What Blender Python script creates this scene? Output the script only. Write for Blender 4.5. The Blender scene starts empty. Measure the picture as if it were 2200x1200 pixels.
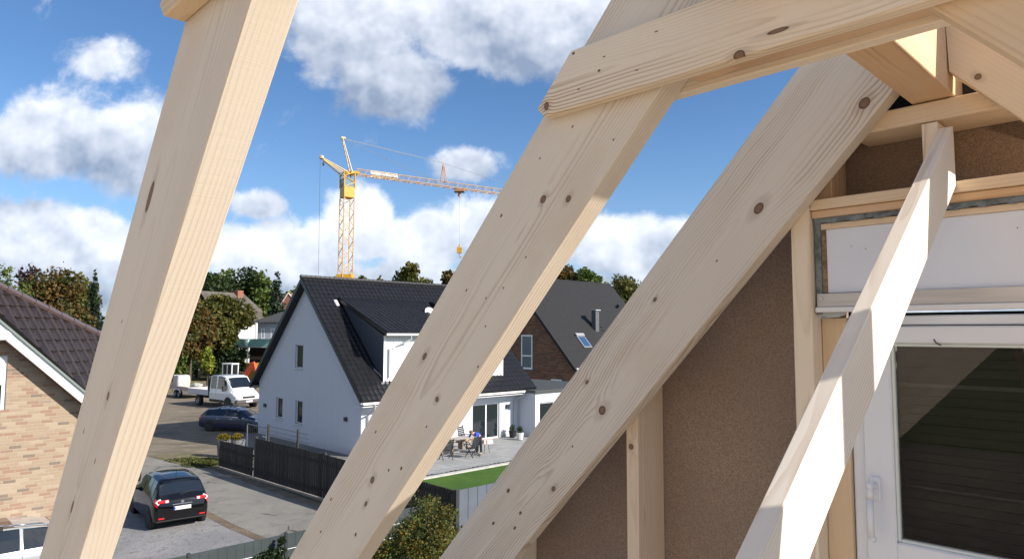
import bpy, bmesh, math, random
from mathutils import Vector, Matrix, noise
R=math.radians
random.seed(7)
S=bpy.context.scene
COL=S.collection
# ---------------------------------------------------------------- camera
F=1483.0; EYE=6.3; PITCH=R(4.45); ROLL=R(0.2); HOUSE=R(-45.6)
C0=Vector((0,0,EYE))
CM=Matrix.Rotation(math.pi/2+PITCH,3,'X')@Matrix.Rotation(ROLL,3,'Z')
cam=bpy.data.cameras.new("camera"); cam.sensor_fit='HORIZONTAL'; cam.sensor_width=36; cam.lens=36*F/2200
cam.clip_start=0.05; cam.clip_end=6000
co=bpy.data.objects.new("camera",cam); COL.objects.link(co)
co.matrix_world=Matrix.Translation(C0)@CM.to_4x4(); S.camera=co
S.render.resolution_x=1024; S.render.resolution_y=558
# ---------------------------------------------------------------- light
SUN_AZ=Vector((0.925,-0.38,0)).normalized(); SUN_EL=R(31)
sd=Vector((SUN_AZ.x*math.cos(SUN_EL),SUN_AZ.y*math.cos(SUN_EL),math.sin(SUN_EL)))
sun=bpy.data.lights.new("sun",'SUN'); sun.energy=5.0; sun.angle=R(0.53); sun.color=(1.0,0.93,0.82)
so=bpy.data.objects.new("sun",sun); COL.objects.link(so); so.rotation_euler=sd.to_track_quat('Z','Y').to_euler()
so.location=(20,-10,40)
S.view_settings.view_transform='Standard'; S.view_settings.look='None'; S.view_settings.gamma=1; S.view_settings.exposure=0.62
try: S.view_settings.use_curve_mapping=False
except Exception: pass

class NT:
    def __init__(s,tree): s.t=tree; s.n=tree.nodes; s.l=tree.links
    def inp(s,sock,v):
        if v is None: return
        if isinstance(v,bpy.types.NodeSocket): s.l.new(v,sock)
        else: sock.default_value=v
    def m(s,op,a,b=None,c=None,clamp=False):
        n=s.n.new('ShaderNodeMath'); n.operation=op; n.use_clamp=clamp
        s.inp(n.inputs[0],a); s.inp(n.inputs[1],b); s.inp(n.inputs[2],c); return n.outputs[0]
    def sep(s,v): n=s.n.new('ShaderNodeSeparateXYZ'); s.l.new(v,n.inputs[0]); return n.outputs
    def comb(s,x,y,z):
        n=s.n.new('ShaderNodeCombineXYZ'); s.inp(n.inputs[0],x); s.inp(n.inputs[1],y); s.inp(n.inputs[2],z); return n.outputs[0]
    def noise(s,vec,scale=1,detail=2,rough=.5,dist=0,out='Fac',dims='3D'):
        n=s.n.new('ShaderNodeTexNoise'); n.noise_dimensions=dims
        if vec is not None: s.l.new(vec,n.inputs['Vector'])
        n.inputs['Scale'].default_value=scale; n.inputs['Detail'].default_value=detail
        n.inputs['Roughness'].default_value=rough; n.inputs['Distortion'].default_value=dist
        return n.outputs[out]
    def voro(s,vec,scale=1,feature='F1',out='Distance',rand=1.0):
        n=s.n.new('ShaderNodeTexVoronoi'); n.feature=feature
        s.l.new(vec,n.inputs['Vector']); n.inputs['Scale'].default_value=scale; n.inputs['Randomness'].default_value=rand
        return n.outputs[out]
    def ss(s,v,a,b,c=0.,d=1.):
        n=s.n.new('ShaderNodeMapRange'); n.interpolation_type='SMOOTHSTEP'
        s.inp(n.inputs[0],v)
        for i,x in enumerate((a,b,c,d)): s.inp(n.inputs[i+1],x)
        return n.outputs[0]
    def mix(s,f,a,b,mode='MIX'):
        n=s.n.new('ShaderNodeMix'); n.data_type='RGBA'; n.blend_type=mode
        s.inp(n.inputs[0],f); s.inp(n.inputs[6],c4(a)); s.inp(n.inputs[7],c4(b)); return n.outputs[2]
    def scale(s,v,sx,sy,sz):
        n=s.n.new('ShaderNodeMapping'); s.l.new(v,n.inputs[0]); n.inputs['Scale'].default_value=(sx,sy,sz); return n.outputs[0]
    def obj(s): return s.n.new('ShaderNodeTexCoord').outputs['Object']
    def bump(s,h,strength=.3,dist=.002):
        n=s.n.new('ShaderNodeBump'); s.l.new(h,n.inputs['Height']); n.inputs['Strength'].default_value=strength; n.inputs['Distance'].default_value=dist; return n.outputs[0]
def c4(c):
    if isinstance(c,bpy.types.NodeSocket) or c is None: return c
    return (c[0],c[1],c[2],1) if len(c)==3 else c

# ---------------------------------------------------------------- sky with clouds
def tdir(px,py):
    d=CM@Vector(((px-1100)/F,-(py-600)/F,-1)); return d.x/d.y,d.z/d.y
W=bpy.data.worlds.new("World"); S.world=W; W.use_nodes=True
wt=NT(W.node_tree); wt.n.clear()
wo=wt.n.new('ShaderNodeOutputWorld'); bg=wt.n.new('ShaderNodeBackground'); wt.l.new(bg.outputs[0],wo.inputs[0])
sky=wt.n.new('ShaderNodeTexSky'); sky.sky_type='NISHITA'; sky.sun_disc=False; sky.sun_elevation=SUN_EL
sky.sun_rotation=math.atan2(SUN_AZ.x,SUN_AZ.y); sky.altitude=80; sky.air_density=1.0; sky.dust_density=0.5; sky.ozone_density=2.2
gen=wt.n.new('ShaderNodeTexCoord').outputs['Generated']
x,y,z=wt.sep(gen)
ys=wt.m('MAXIMUM',y,0.08)
X=wt.m('DIVIDE',x,ys); Z=wt.m('DIVIDE',z,ys)
P2=wt.comb(X,Z,0.0)
nA=wt.noise(P2,3.2,6,.55); nB=wt.noise(P2,12,6,.62,.2)
warp=wt.m('ADD',wt.m('MULTIPLY',wt.m('SUBTRACT',nA,.5),.95),wt.m('MULTIPLY',wt.m('SUBTRACT',nB,.5),1.15))
# cumulus banks: (px,py,rx,ry,weight)
BL=[(750,50,165,110,1.35),(850,180,140,80,1.2),(690,150,80,80,.75),(700,225,150,60,.5),(1130,30,290,130,1.5),(1240,110,130,50,.8),
    (215,130,95,65,.85),(110,300,170,95,1.25),(280,320,140,110,1.1),(60,240,60,30,.5),(190,200,90,60,.55),
    (90,520,210,85,1.2),(540,440,70,36,.95),(580,545,180,70,1.1),(775,480,75,85,1.2),(700,520,90,60,.9),(920,520,100,80,1.15),(1045,490,90,80,1.15),
    (1000,352,85,45,1.0),(790,300,90,45,.4),(1340,530,180,70,1.25),(1450,500,70,40,1.0),(1100,640,1400,75,1.05),(300,580,300,50,.8),(760,600,420,50,.8),
    (-300,300,300,200,1.1),(560,-250,420,120,1.2),(1500,-400,420,170,1.2)]
dens=None; lift=None
for (a,b,rx,ry,w) in BL:
    cx,cz=tdir(a,b); sx=rx/F; sz=ry/F
    dx=wt.m('DIVIDE',wt.m('SUBTRACT',X,cx),sx*1.15); dz=wt.m('DIVIDE',wt.m('SUBTRACT',Z,cz),sz*1.15)
    q=wt.m('ADD',wt.m('MULTIPLY',dx,dx),wt.m('MULTIPLY',dz,dz))
    g=wt.m('MULTIPLY',wt.m('POWER',2.718,wt.m('MULTIPLY',q,-1.1)),w)
    dens=g if dens is None else wt.m('SMOOTH_MAX',dens,g,.18)
    l=wt.m('MULTIPLY',g,dz); lift=l if lift is None else wt.m('ADD',lift,l)
dd=wt.m('ADD',dens,warp)
front=wt.ss(dd,.36,.70)
# clouds of the rest of the sky (around and behind)
nC=wt.noise(gen,2.6,6,.55); back=wt.ss(nC,.50,.62)
fy=wt.ss(y,.12,.3)
cl=wt.m('ADD',wt.m('MULTIPLY',front,fy),wt.m('MULTIPLY',back,wt.m('SUBTRACT',1.0,fy)),clamp=True)
cl=wt.m('MULTIPLY',cl,wt.ss(z,-.02,.03))
# cloud shading: sunlit tops, greyer bases
off=wt.comb(wt.m('ADD',X,.014),wt.m('ADD',Z,.020),0.0)
nB2=wt.noise(off,7,4,.6); nB1=wt.noise(P2,7,4,.6)
emb=wt.m('MULTIPLY',wt.m('SUBTRACT',nB1,nB2),2.2)
sh=wt.m('ADD',wt.m('ADD',.56,wt.m('MULTIPLY',lift,.62)),wt.m('ADD',emb,wt.m('MULTIPLY',wt.m('SUBTRACT',nA,.5),.5)))
sh=wt.m('MINIMUM',wt.m('MAXIMUM',sh,0.0),1.0)
ccol=wt.mix(sh,(0.21,0.265,0.37),(0.70,0.73,0.79))
ccol=wt.mix(fy,(0.80,0.79,0.79),ccol)
skyc=wt.mix(1.0,sky.outputs[0],(0.068,0.078,0.087),'MULTIPLY')
skyc=wt.mix(1.0,skyc,(0.86,1.0,1.12),'MULTIPLY')
hz=wt.ss(z,.0,.34)
skyc=wt.mix(wt.m('MULTIPLY',wt.m('SUBTRACT',1.0,hz),.32),skyc,(0.32,0.45,0.68))
fin=wt.mix(wt.m('MULTIPLY',cl,.93),skyc,ccol)
wt.l.new(fin,bg.inputs[0]); bg.inputs[1].default_value=1.0

# ---------------------------------------------------------------- helpers
UX=Vector((math.cos(HOUSE),math.sin(HOUSE),0))      # across the houses, towards the right/near
U=-UX                                               # across, towards the left/far
V=Vector((-math.sin(HOUSE),math.cos(HOUSE),0))      # along the ridges
ZU=Vector((0,0,1))
def ray(px,py): return CM@Vector(((px-1100)/F,-(py-600)/F,-1))
def G(px,py,z=0.0):
    d=ray(px,py); return C0+d*((z-EYE)/d.z)
def AY(px,py,Y):
    d=ray(px,py); return C0+d*(Y/d.y)
def P(a,z,D): return C0+UX*a+ZU*z+V*D               # attic coordinates: across, height, depth
def tag(o,label=None,cat=None,group=None,kind=None):
    if label: o['label']=label
    if cat: o['category']=cat
    if group: o['group']=group
    if kind: o['kind']=kind
    return o
def empty(name,loc=(0,0,0),rz=0,label=None,cat=None,group=None,kind=None,scale=1):
    o=bpy.data.objects.new(name,None); COL.objects.link(o); o.location=loc; o.rotation_euler=(0,0,rz); o.scale=(scale,)*3
    o.empty_display_size=.2
    return tag(o,label,cat,group,kind)
def emptyM(name,M,**k):
    o=empty(name,**k); o.matrix_world=M; return o
def frame(O,X,Y,Zv=None):
    X=Vector(X).normalized(); Y=Vector(Y).normalized(); Zv=Vector(Zv).normalized() if Zv else X.cross(Y).normalized()
    M=Matrix((X,Y,Zv)).transposed().to_4x4(); M.translation=O; return M
class MB:
    "collects shapes into one mesh"
    def __init__(s): s.bm=bmesh.new(); s.L=[]
    def face(s,pts,mi=0):
        vs=[s.bm.verts.new(Vector(p)) for p in pts]; f=s.bm.faces.new(vs); f.material_index=mi; return f
    def box(s,lo,hi,M=None,mi=0):
        (x0,y0,z0),(x1,y1,z1)=lo,hi
        c=[Vector((x,y,z)) for z in (z0,z1) for y in (y0,y1) for x in (x0,x1)]
        if M: c=[M@p for p in c]
        v=[s.bm.verts.new(p) for p in c]
        for q in ((0,2,3,1),(4,5,7,6),(0,1,5,4),(2,6,7,3),(0,4,6,2),(1,3,7,5)):
            f=s.bm.faces.new([v[i] for i in q]); f.material_index=mi
        return v
    def prism(s,poly,t0,t1,M=None,mi=0):
        a=[Vector((p[0],p[1],t0)) for p in poly]; b=[Vector((p[0],p[1],t1)) for p in poly]
        if M: a=[M@p for p in a]; b=[M@p for p in b]
        A=[s.bm.verts.new(p) for p in a]; B=[s.bm.verts.new(p) for p in b]; n=len(A)
        fs=[s.bm.faces.new(A[::-1]),s.bm.faces.new(B)]
        for i in range(n): fs.append(s.bm.faces.new((A[i],A[(i+1)%n],B[(i+1)%n],B[i])))
        for f in fs: f.material_index=mi
    def tube(s,a,b,r,r2=None,n=6,cap=True,mi=0):
        a=Vector(a);b=Vector(b); r2=r if r2 is None else r2; d=(b-a)
        if d.length<1e-6: return
        d.normalize(); p=d.orthogonal().normalized(); q=d.cross(p)
        A=[];B=[]
        for i in range(n):
            t=2*math.pi*i/n; w=p*math.cos(t)+q*math.sin(t)
            A.append(s.bm.verts.new(a+w*r)); B.append(s.bm.verts.new(b+w*r2))
        for i in range(n):
            f=s.bm.faces.new((A[i],A[(i+1)%n],B[(i+1)%n],B[i])); f.material_index=mi
        if cap: s.bm.faces.new(A[::-1]).material_index=mi; s.bm.faces.new(B).material_index=mi
    def path(s,pts,r,n=6,mi=0):
        for i in range(len(pts)-1): s.tube(pts[i],pts[i+1],r,r,n,True,mi)
    def grid(s,rows,mi=0,closed=False):
        vs=[[s.bm.verts.new(Vector(p)) for p in r] for r in rows]
        for i in range(len(vs)-1):
            n=len(vs[i])
            for j in range(n if closed else n-1):
                f=s.bm.faces.new((vs[i][j],vs[i][(j+1)%n],vs[i+1][(j+1)%n],vs[i+1][j])); f.material_index=mi
        return vs
    def ball(s,c,r,sub=2,sc=(1,1,1),mi=0,jit=0):
        ret=bmesh.ops.create_icosphere(s.bm,subdivisions=sub,radius=1)
        for v in ret['verts']:
            k=1+jit*(noise.noise(v.co*2.3+Vector(c)))
            v.co=Vector((v.co.x*sc[0]*r*k,v.co.y*sc[1]*r*k,v.co.z*sc[2]*r*k))+Vector(c)
    def bevel(s,w,seg=1):
        bmesh.ops.bevel(s.bm,geom=list(s.bm.edges),offset=w,segments=seg,affect='EDGES',clamp_overlap=True)
    def build(s,name,mats,parent=None,M=None,smooth=False,recalc=True,**tg):
        if recalc: bmesh.ops.recalc_face_normals(s.bm,faces=s.bm.faces)
        me=bpy.data.meshes.new(name); s.bm.to_mesh(me); s.bm.free()
        for m_ in (mats if isinstance(mats,(list,tuple)) else [mats]): me.materials.append(m_)
        if smooth:
            for p in me.polygons: p.use_smooth=True
        o=bpy.data.objects.new(name,me); COL.objects.link(o)
        if parent: o.parent=parent
        if M: 
            if parent: o.matrix_local=M
            else: o.matrix_world=M
        return tag(o,**tg)
def kids(o): return [c for c in bpy.data.objects if c.parent==o]
def copy_tree(o,parent=None):
    c=o.copy(); COL.objects.link(c)
    if parent: c.parent=parent
    for k in kids(o): copy_tree(k,c)
    return c
# ---------------------------------------------------------------- materials
def mat(name,col,rough=.7,var=0.,vs=3.,metal=0.,spec=.5,bump=0.,bs=40.,col2=None,coat=0.,aniso=None):
    m=bpy.data.materials.new(name); m.use_nodes=True; t=NT(m.node_tree); b=m.node_tree.nodes['Principled BSDF']
    b.inputs['Roughness'].default_value=rough; b.inputs['Metallic'].default_value=metal
    b.inputs['Specular IOR Level'].default_value=spec
    if coat: b.inputs['Coat Weight'].default_value=coat; b.inputs['Coat Roughness'].default_value=.04
    o=t.obj()
    if var or col2:
        f=t.noise(o if not aniso else t.scale(o,*aniso),vs,5,.6)
        c2=col2 or tuple(x*(1-var) for x in col)
        c=t.mix(t.ss(f,.35,.65),col,c2); t.l.new(c,b.inputs['Base Color'])
    else: b.inputs['Base Color'].default_value=c4(col)
    if bump:
        t.l.new(t.bump(t.noise(o,bs,4,.6),bump,.01),b.inputs['Normal'])
    return m
def wood(name,knots=(),seed=0,light=(0.87,0.75,0.595),dark=(0.52,0.355,0.22),freq=150,y0=.02,z0=.035,contrast=.55,wob=.03,saw=0.,specks=(),wear=.12,greyw=.0,zlim=False):
    m=bpy.data.materials.new(name); m.use_nodes=True; t=NT(m.node_tree); b=m.node_tree.nodes['Principled BSDF']
    o=t.obj(); x,y,z=t.sep(o)
    so_=t.comb(t.m('ADD',x,seed*3.17),y,t.m('ADD',z,seed*1.3))
    n1=t.noise(t.scale(so_,1.1,2.5,2.5),1,2,.5); n2=t.noise(t.scale(so_,4.5,11,11),1,2,.5)
    w=t.m('ADD',t.m('MULTIPLY',t.m('SUBTRACT',n1,.5),wob*2.4),t.m('MULTIPLY',t.m('SUBTRACT',n2,.5),wob*.34))
    yy=t.m('ADD',t.m('SUBTRACT',y,y0),w)
    zz=t.m('ADD',t.m('SUBTRACT',z,z0),t.m('MULTIPLY',w,.6))
    r=t.m('SQRT',t.m('ADD',t.m('MULTIPLY',yy,yy),t.m('MULTIPLY',zz,zz)))
    km=None; rm=None
    for (kx,ky,rx,ry) in knots:
        dx=t.m('DIVIDE',t.m('SUBTRACT',x,kx),rx); dy=t.m('DIVIDE',t.m('SUBTRACT',y,ky),ry)
        nn=t.m('MULTIPLY',t.m('SUBTRACT',n2,.5),.8)
        q=t.m('ADD',t.m('MULTIPLY',dx,dx),t.m('MULTIPLY',dy,dy))
        e=t.m('POWER',2.718,t.m('MULTIPLY',q,-.2))
        r=t.m('ADD',r,t.m('MULTIPLY',e,ry*.8))
        dd_=t.m('ADD',t.m('SQRT',q),nn)
        body=t.ss(dd_,1.1,.82); ring=t.m('ADD',.90,t.m('MULTIPLY',t.ss(dd_,.45,.92),.10))
        k=t.m('MULTIPLY',body,ring)
        rim=t.m('MULTIPLY',t.ss(dd_,.62,.88),t.ss(dd_,1.15,.98)); rm=rim if rm is None else t.m('MAXIMUM',rm,rim)
        halo=t.m('MULTIPLY',t.ss(t.m('SQRT',t.m('ADD',t.m('MULTIPLY',t.m('MULTIPLY',dx,dx),.35),t.m('MULTIPLY',dy,dy))),1.9,.8),.22)
        k=t.m('MAXIMUM',k,halo)
        km=k if km is None else t.m('MAXIMUM',km,k)
    for (kx,ky,rx,ry) in specks:
        dx=t.m('DIVIDE',t.m('SUBTRACT',x,kx),rx); dy=t.m('DIVIDE',t.m('SUBTRACT',y,ky),ry)
        k=t.m('MULTIPLY',t.ss(t.m('ADD',t.m('MULTIPLY',dx,dx),t.m('MULTIPLY',dy,dy)),1.3,.5),1.0)
        km=k if km is None else t.m('MAXIMUM',km,k)
    fr=t.m('FRACT',t.m('ADD',t.m('MULTIPLY',r,freq),t.m('MULTIPLY',t.noise(t.scale(so_,2,30,30),1,2),1.1)))
    line=t.m('ADD',t.m('MULTIPLY',t.m('MULTIPLY',t.ss(fr,.45,.88),t.ss(fr,1.0,.92)),.8),t.m('MULTIPLY',fr,.2))
    patch=t.ss(t.noise(t.scale(so_,1.3,14,14),1,3),.38,.66,.12,1.0)
    fib=t.noise(t.scale(so_,14,900,900),1,2,.6)
    fac=t.m('ADD',t.m('MULTIPLY',t.m('MULTIPLY',line,patch),contrast),t.m('MULTIPLY',t.m('SUBTRACT',fib,.5),.22),clamp=True)
    c=t.mix(fac,light,dark)
    big=t.noise(t.scale(so_,2.2,8,8),1,4,.6)
    c=t.mix(t.m('MULTIPLY',t.ss(big,.42,.75),wear*1.6),c,(0.80,0.74,0.70))
    c=t.mix(t.m('MULTIPLY',t.ss(t.noise(t.scale(so_,3,5,5),1,3),.55,.8),.35),c,(0.62,0.40,0.20))
    if greyw: c=t.mix(greyw,c,(0.50,0.47,0.46))
    if km is not None:
        if zlim: km=t.m('MULTIPLY',km,t.ss(z,.010,.003))
        kc=t.mix(t.noise(t.scale(so_,120,120,120),1,2),(0.25,0.125,0.06),(0.13,0.065,0.038))
        if rm is not None: kc=t.mix(t.m('MULTIPLY',rm,.7),kc,(.05,.03,.02))
        c=t.mix(km,c,kc)
    t.l.new(c,b.inputs['Base Color'])
    b.inputs['Roughness'].default_value=.72; b.inputs['Specular IOR Level'].default_value=.25
    h=t.m('ADD',t.m('MULTIPLY',line,-.25),t.m('MULTIPLY',fib,.6))
    if saw:
        sw=t.m('MULTIPLY',t.m('SUBTRACT',t.noise(t.scale(so_,420,5,5),1,2,.7),.5),6.)
        h=t.m('ADD',h,t.m('MULTIPLY',sw,saw))
    t.l.new(t.bump(h,.35,.0011),b.inputs['Normal'])
    return m
def glassy(name,col=(0.02,0.024,0.03),rough=.05,spec=.6):
    return mat(name,col,rough,spec=spec)
def tiles(name,base,sp_x,sp_y,gloss=.35,depth=.03,nose=.25,hi=None,var=.35):
    "roof tiles: local X along the eave, Y up the slope"
    m=bpy.data.materials.new(name); m.use_nodes=True; t=NT(m.node_tree); b=m.node_tree.nodes['Principled BSDF']
    o=t.obj(); x,y,z=t.sep(o)
    fy=t.m('FRACT',t.m('DIVIDE',y,sp_y)); iy=t.m('FLOOR',t.m('DIVIDE',y,sp_y))
    fx=t.m('FRACT',t.m('DIVIDE',x,sp_x)); ix=t.m('FLOOR',t.m('DIVIDE',x,sp_x))
    wave=t.m('ADD',.5,t.m('MULTIPLY',t.m('SINE',t.m('MULTIPLY',fx,6.2832)),.5))
    step=t.m('SUBTRACT',1.0,fy)
    h=t.m('ADD',t.m('MULTIPLY',wave,.8),t.m('MULTIPLY',step,nose*2.2))
    rn=t.noise(t.comb(t.m('MULTIPLY',ix,3.7),t.m('MULTIPLY',iy,5.3),0.0),1,0)
    c=t.mix(t.ss(rn,.35,.65),base,tuple(k*(1-var) for k in base))
    edge=t.m('MAXIMUM',t.ss(fy,.10,.02),t.m('MULTIPLY',t.ss(fx,.1,.02),.9))
    c=t.mix(t.m('MULTIPLY',edge,.75),c,tuple(k*.18 for k in base))
    if hi: c=t.mix(t.m('MULTIPLY',t.m('MULTIPLY',t.ss(fy,.22,.12),t.ss(fy,.06,.1)),t.m('MULTIPLY',wave,.5)),c,hi)
    dirt=t.noise(o,1.7,5,.65); c=t.mix(t.m('MULTIPLY',t.ss(dirt,.5,.75),.3),c,tuple(k*1.7+.004 for k in base))
    t.l.new(c,b.inputs['Base Color']); b.inputs['Roughness'].default_value=gloss; b.inputs['Specular IOR Level'].default_value=.5
    t.l.new(t.bump(h,1.0,depth),b.inputs['Normal']); return m
def bricks(name,c1,c2,c3,mortar,bw=.25,bh=.083,mort=.012,bumpd=.004,dark=(0.1,.08,.07),darkf=.12):
    "local X along the wall, Y up"
    m=bpy.data.materials.new(name); m.use_nodes=True; t=NT(m.node_tree); b=m.node_tree.nodes['Principled BSDF']
    o=t.obj(); x,y,z=t.sep(o)
    row=t.m('FLOOR',t.m('DIVIDE',y,bh)); fy=t.m('FRACT',t.m('DIVIDE',y,bh))
    sh=t.m('MULTIPLY',t.m('FRACT',t.m('MULTIPLY',row,.37)),1.0)
    xs=t.m('ADD',t.m('DIVIDE',x,bw),sh); ix=t.m('FLOOR',xs); fx=t.m('FRACT',xs)
    wn=t.n.new('ShaderNodeTexWhiteNoise'); wn.noise_dimensions='2D'; t.l.new(t.comb(ix,row,0.0),wn.inputs['Vector'])
    rv=wn.outputs['Value']; rc=t.sep(wn.outputs['Color'])
    c=t.mix(t.ss(rv,.25,.6),c1,c2); c=t.mix(t.ss(rc[0],.62,.8),c,c3)
    c=t.mix(t.ss(rc[1],1-darkf,1-darkf+.03),c,dark)
    c=t.mix(t.m('MULTIPLY',t.noise(o,60,3),.35),c,tuple(k*.6 for k in c1))
    my=t.m('MULTIPLY',t.ss(fy,0,mort/bh),t.ss(fy,1.0,1-mort/bh)); mx=t.m('MULTIPLY',t.ss(fx,0,mort/bw),t.ss(fx,1.0,1-mort/bw))
    mk=t.m('MULTIPLY',my,mx); c=t.mix(mk,mortar,c)
    t.l.new(c,b.inputs['Base Color']); b.inputs['Roughness'].default_value=.9; b.inputs['Specular IOR Level'].default_value=.15
    t.l.new(t.bump(t.m('ADD',mk,t.m('MULTIPLY',t.noise(o,90,3),.3)),.7,bumpd),b.inputs['Normal']); return m
def leafm(name,cols,rough=.6):
    m=bpy.data.materials.new(name); m.use_nodes=True; t=NT(m.node_tree); b=m.node_tree.nodes['Principled BSDF']
    a=t.n.new('ShaderNodeAttribute'); a.attribute_name='leaf'; f=a.outputs['Fac']
    cr=t.n.new('ShaderNodeValToRGB'); t.l.new(f,cr.inputs[0]); el=cr.color_ramp.elements
    el.remove(el[1]); el[0].position=0; el[0].color=c4(cols[0])
    for i,c in enumerate(cols[1:]):
        e=el.new((i+1)/(len(cols)-1)); e.color=c4(c)
    t.l.new(cr.outputs[0],b.inputs['Base Color']); b.inputs['Roughness'].default_value=rough; b.inputs['Specular IOR Level'].default_value=.3
    tr=t.n.new('ShaderNodeBsdfTranslucent'); t.l.new(t.mix(1.0,cr.outputs[0],(1.0,1.1,.5),'MULTIPLY'),tr.inputs[0])
    mx=t.n.new('ShaderNodeMixShader'); mx.inputs[0].default_value=.28; t.l.new(b.outputs[0],mx.inputs[1]); t.l.new(tr.outputs[0],mx.inputs[2])
    t.l.new(mx.outputs[0],m.node_tree.nodes['Material Output'].inputs[0]); return m
# ================================================================ THE ATTIC
TH=R(47); CT,ST=math.cos(TH),math.sin(TH)
LD=-(UX*CT+ZU*ST); LN=-UX*ST+ZU*CT          # left roof side: down the slope, outward
RD=UX*CT-ZU*ST; RN=UX*ST+ZU*CT              # right roof side
AX=-.462                                    # the ridge stands at this "a"
def rloc(a,z,right=False):
    if right: a=2*AX-a
    return (-(a*CT+z*ST), -a*ST+z*CT)
def loc(M,px,py):
    d=ray(px,py); n=M.to_3x3()@ZU; o=M.translation; k=((o-C0)@n)/(d@n); q=M.inverted()@(C0+d*k); return q,(d*k).length
def kn(M,L):
    out=[]
    for (px,py,lx,ly) in L:
        q,dist=loc(M,px,py); out.append((q.x,q.y,lx*dist/F,ly*dist/F))
    return out
def rafter_poly(b,t,end=3.55):
    zb=lambda a:(b+ST*a)/CT
    pts=[(end,b),rloc(-.512,zb(-.512)),rloc(-.512,.737),rloc(AX-.002,.737),rloc(AX-.002,(t+ST*AX)/CT),(end,t)]
    return pts
def rafter(D,b,t,th,material,label,right=False,name='rafter'):
    M=frame(P(0,0,D),LD,LN)
    if right: M=frame(P(2*AX,0,D+th),RD,RN)   # mirrored: local Z points to the viewer
    m=MB(); m.prism(rafter_poly(b,t),0,th); m.bevel(.002)
    return m.build(name,material,M=M,label=label,cat='roof rafter',group='rafters of the unfinished roof'),M
TA=R(51); MA=frame(P(0,0,.32),-(UX*math.cos(TA)+ZU*math.sin(TA)),-UX*math.sin(TA)+ZU*math.cos(TA)); MBm=frame(P(0,0,1.08),LD,LN); MC=frame(P(0,0,1.84),LD,LN)
wA=wood('spruce wide grain',kn(MA,[(322,422,34,9),(155,1088,16,4),(232,850,13,6)]),zlim=True,seed=1,freq=210,y0=.925,z0=-.05,wob=.035,saw=.09,contrast=.38,
   specks=kn(MA,[(180,925,7,2),(204,990,8,2),(262,690,5,2)]),greyw=.25)
wB=wood('spruce fine knots',kn(MBm,[(1167,428,9,7),(1221,427,9,7),(912,765,12,6),(939,857,7,6),(800,1030,10,6),(786,1081,8,4)]),zlim=True,seed=2,freq=170,y0=.945,z0=-.06,wob=.03,saw=.09,contrast=.65,
   specks=kn(MBm,[(1077,463,5,3),(1002,623,4,2),(1044,640,3,2),(1081,618,3,2),(1043,700,3,2),(1027,787,4,2),(916,916,4,2),(807,927,4,2),(835,1009,4,2.5),(862,1005,5,3),(711,1071,5,2),(689,1141,4,2),(764,1147,5,3),(1130,552,3,2),(1160,340,3,2),(1230,272,4,2),(1318,300,3,2)]),greyw=.22)
wC=wood('spruce dark knots',kn(MC,[(1630,447,14,10),(1857,222,11,9),(1294,881,12,10),(1407,643,6,4),(1261,820,6,4),(1189,1049,7,5)]),zlim=True,seed=3,freq=105,y0=.90,z0=-.03,wob=.075,saw=.05,contrast=1.15,
   specks=kn(MC,[(1092,1053,6,4),(1118,1101,5,3),(1060,1123,5,3),(1106,1133,5,3),(1230,958,3,2),(1540,560,3,2)]),greyw=.3)
wP=wood('spruce plain',(),seed=4,freq=110,wob=.03,saw=.15)
wY=wood('spruce warm',(),seed=5,freq=90,light=(.74,.56,.37),dark=(.50,.31,.16),wob=.04,contrast=.5)
wO=wood('spruce orange',[],seed=6,freq=80,light=(.70,.47,.28),dark=(.45,.25,.12),wob=.035,contrast=.6)
def rl51(a,off): z=(off+math.sin(TA)*a)/math.cos(TA); return (-(a*math.cos(TA)+z*math.sin(TA)),off)
m=MB(); m.prism([(3.6,.83),rl51(-.512,.83),rl51(AX-.002,.90),rl51(AX-.002,1.02),(3.6,1.02)],0,.055); m.bevel(.002)
m.build('rafter',wA,M=MA,label='wide knotty rafter nearest the camera at the left of the picture',cat='roof rafter',group='rafters of the unfinished roof')
rafter(1.08,.828,1.057,.058,wB,'middle rafter crossed near its top by the doubled horizontal boards')
rafter(1.84,.800,1.052,.053,wC,'third rafter with dark knots running along the fibreboard gable wall')
_,MBr=rafter(1.08,.800,1.05,.058,wY,'short end of sloping rafter in the top right corner under the boards',True)
MCr=frame(P(2*AX,0,1.84+.053),RD,RN)
q,dist=loc(frame(P(2*AX,0,1.84),RD,RN),2101,165)
wCr=wood('spruce opposite',[(q.x,q.y,.008,.008)],seed=8,freq=95,y0=.70,z0=.02,wob=.05,contrast=1.0,light=(.74,.58,.40))
rafter(1.84,.795,1.05,.053,wCr,'rafter with one round knot falling to the right over the wall plate',True)
for D_ in (-.395,-1.135,-1.875,-2.615):
    rafter(D_,.83,1.05,.06,wP,'rafter behind the viewer, number %d from the near one'%(1+round((-.395-D_)/.74)))
rafter(.345,.82,1.05,.062,wY,'rafter on the right roof slope nearest to the viewer, beyond the picture edge',True)
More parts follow.
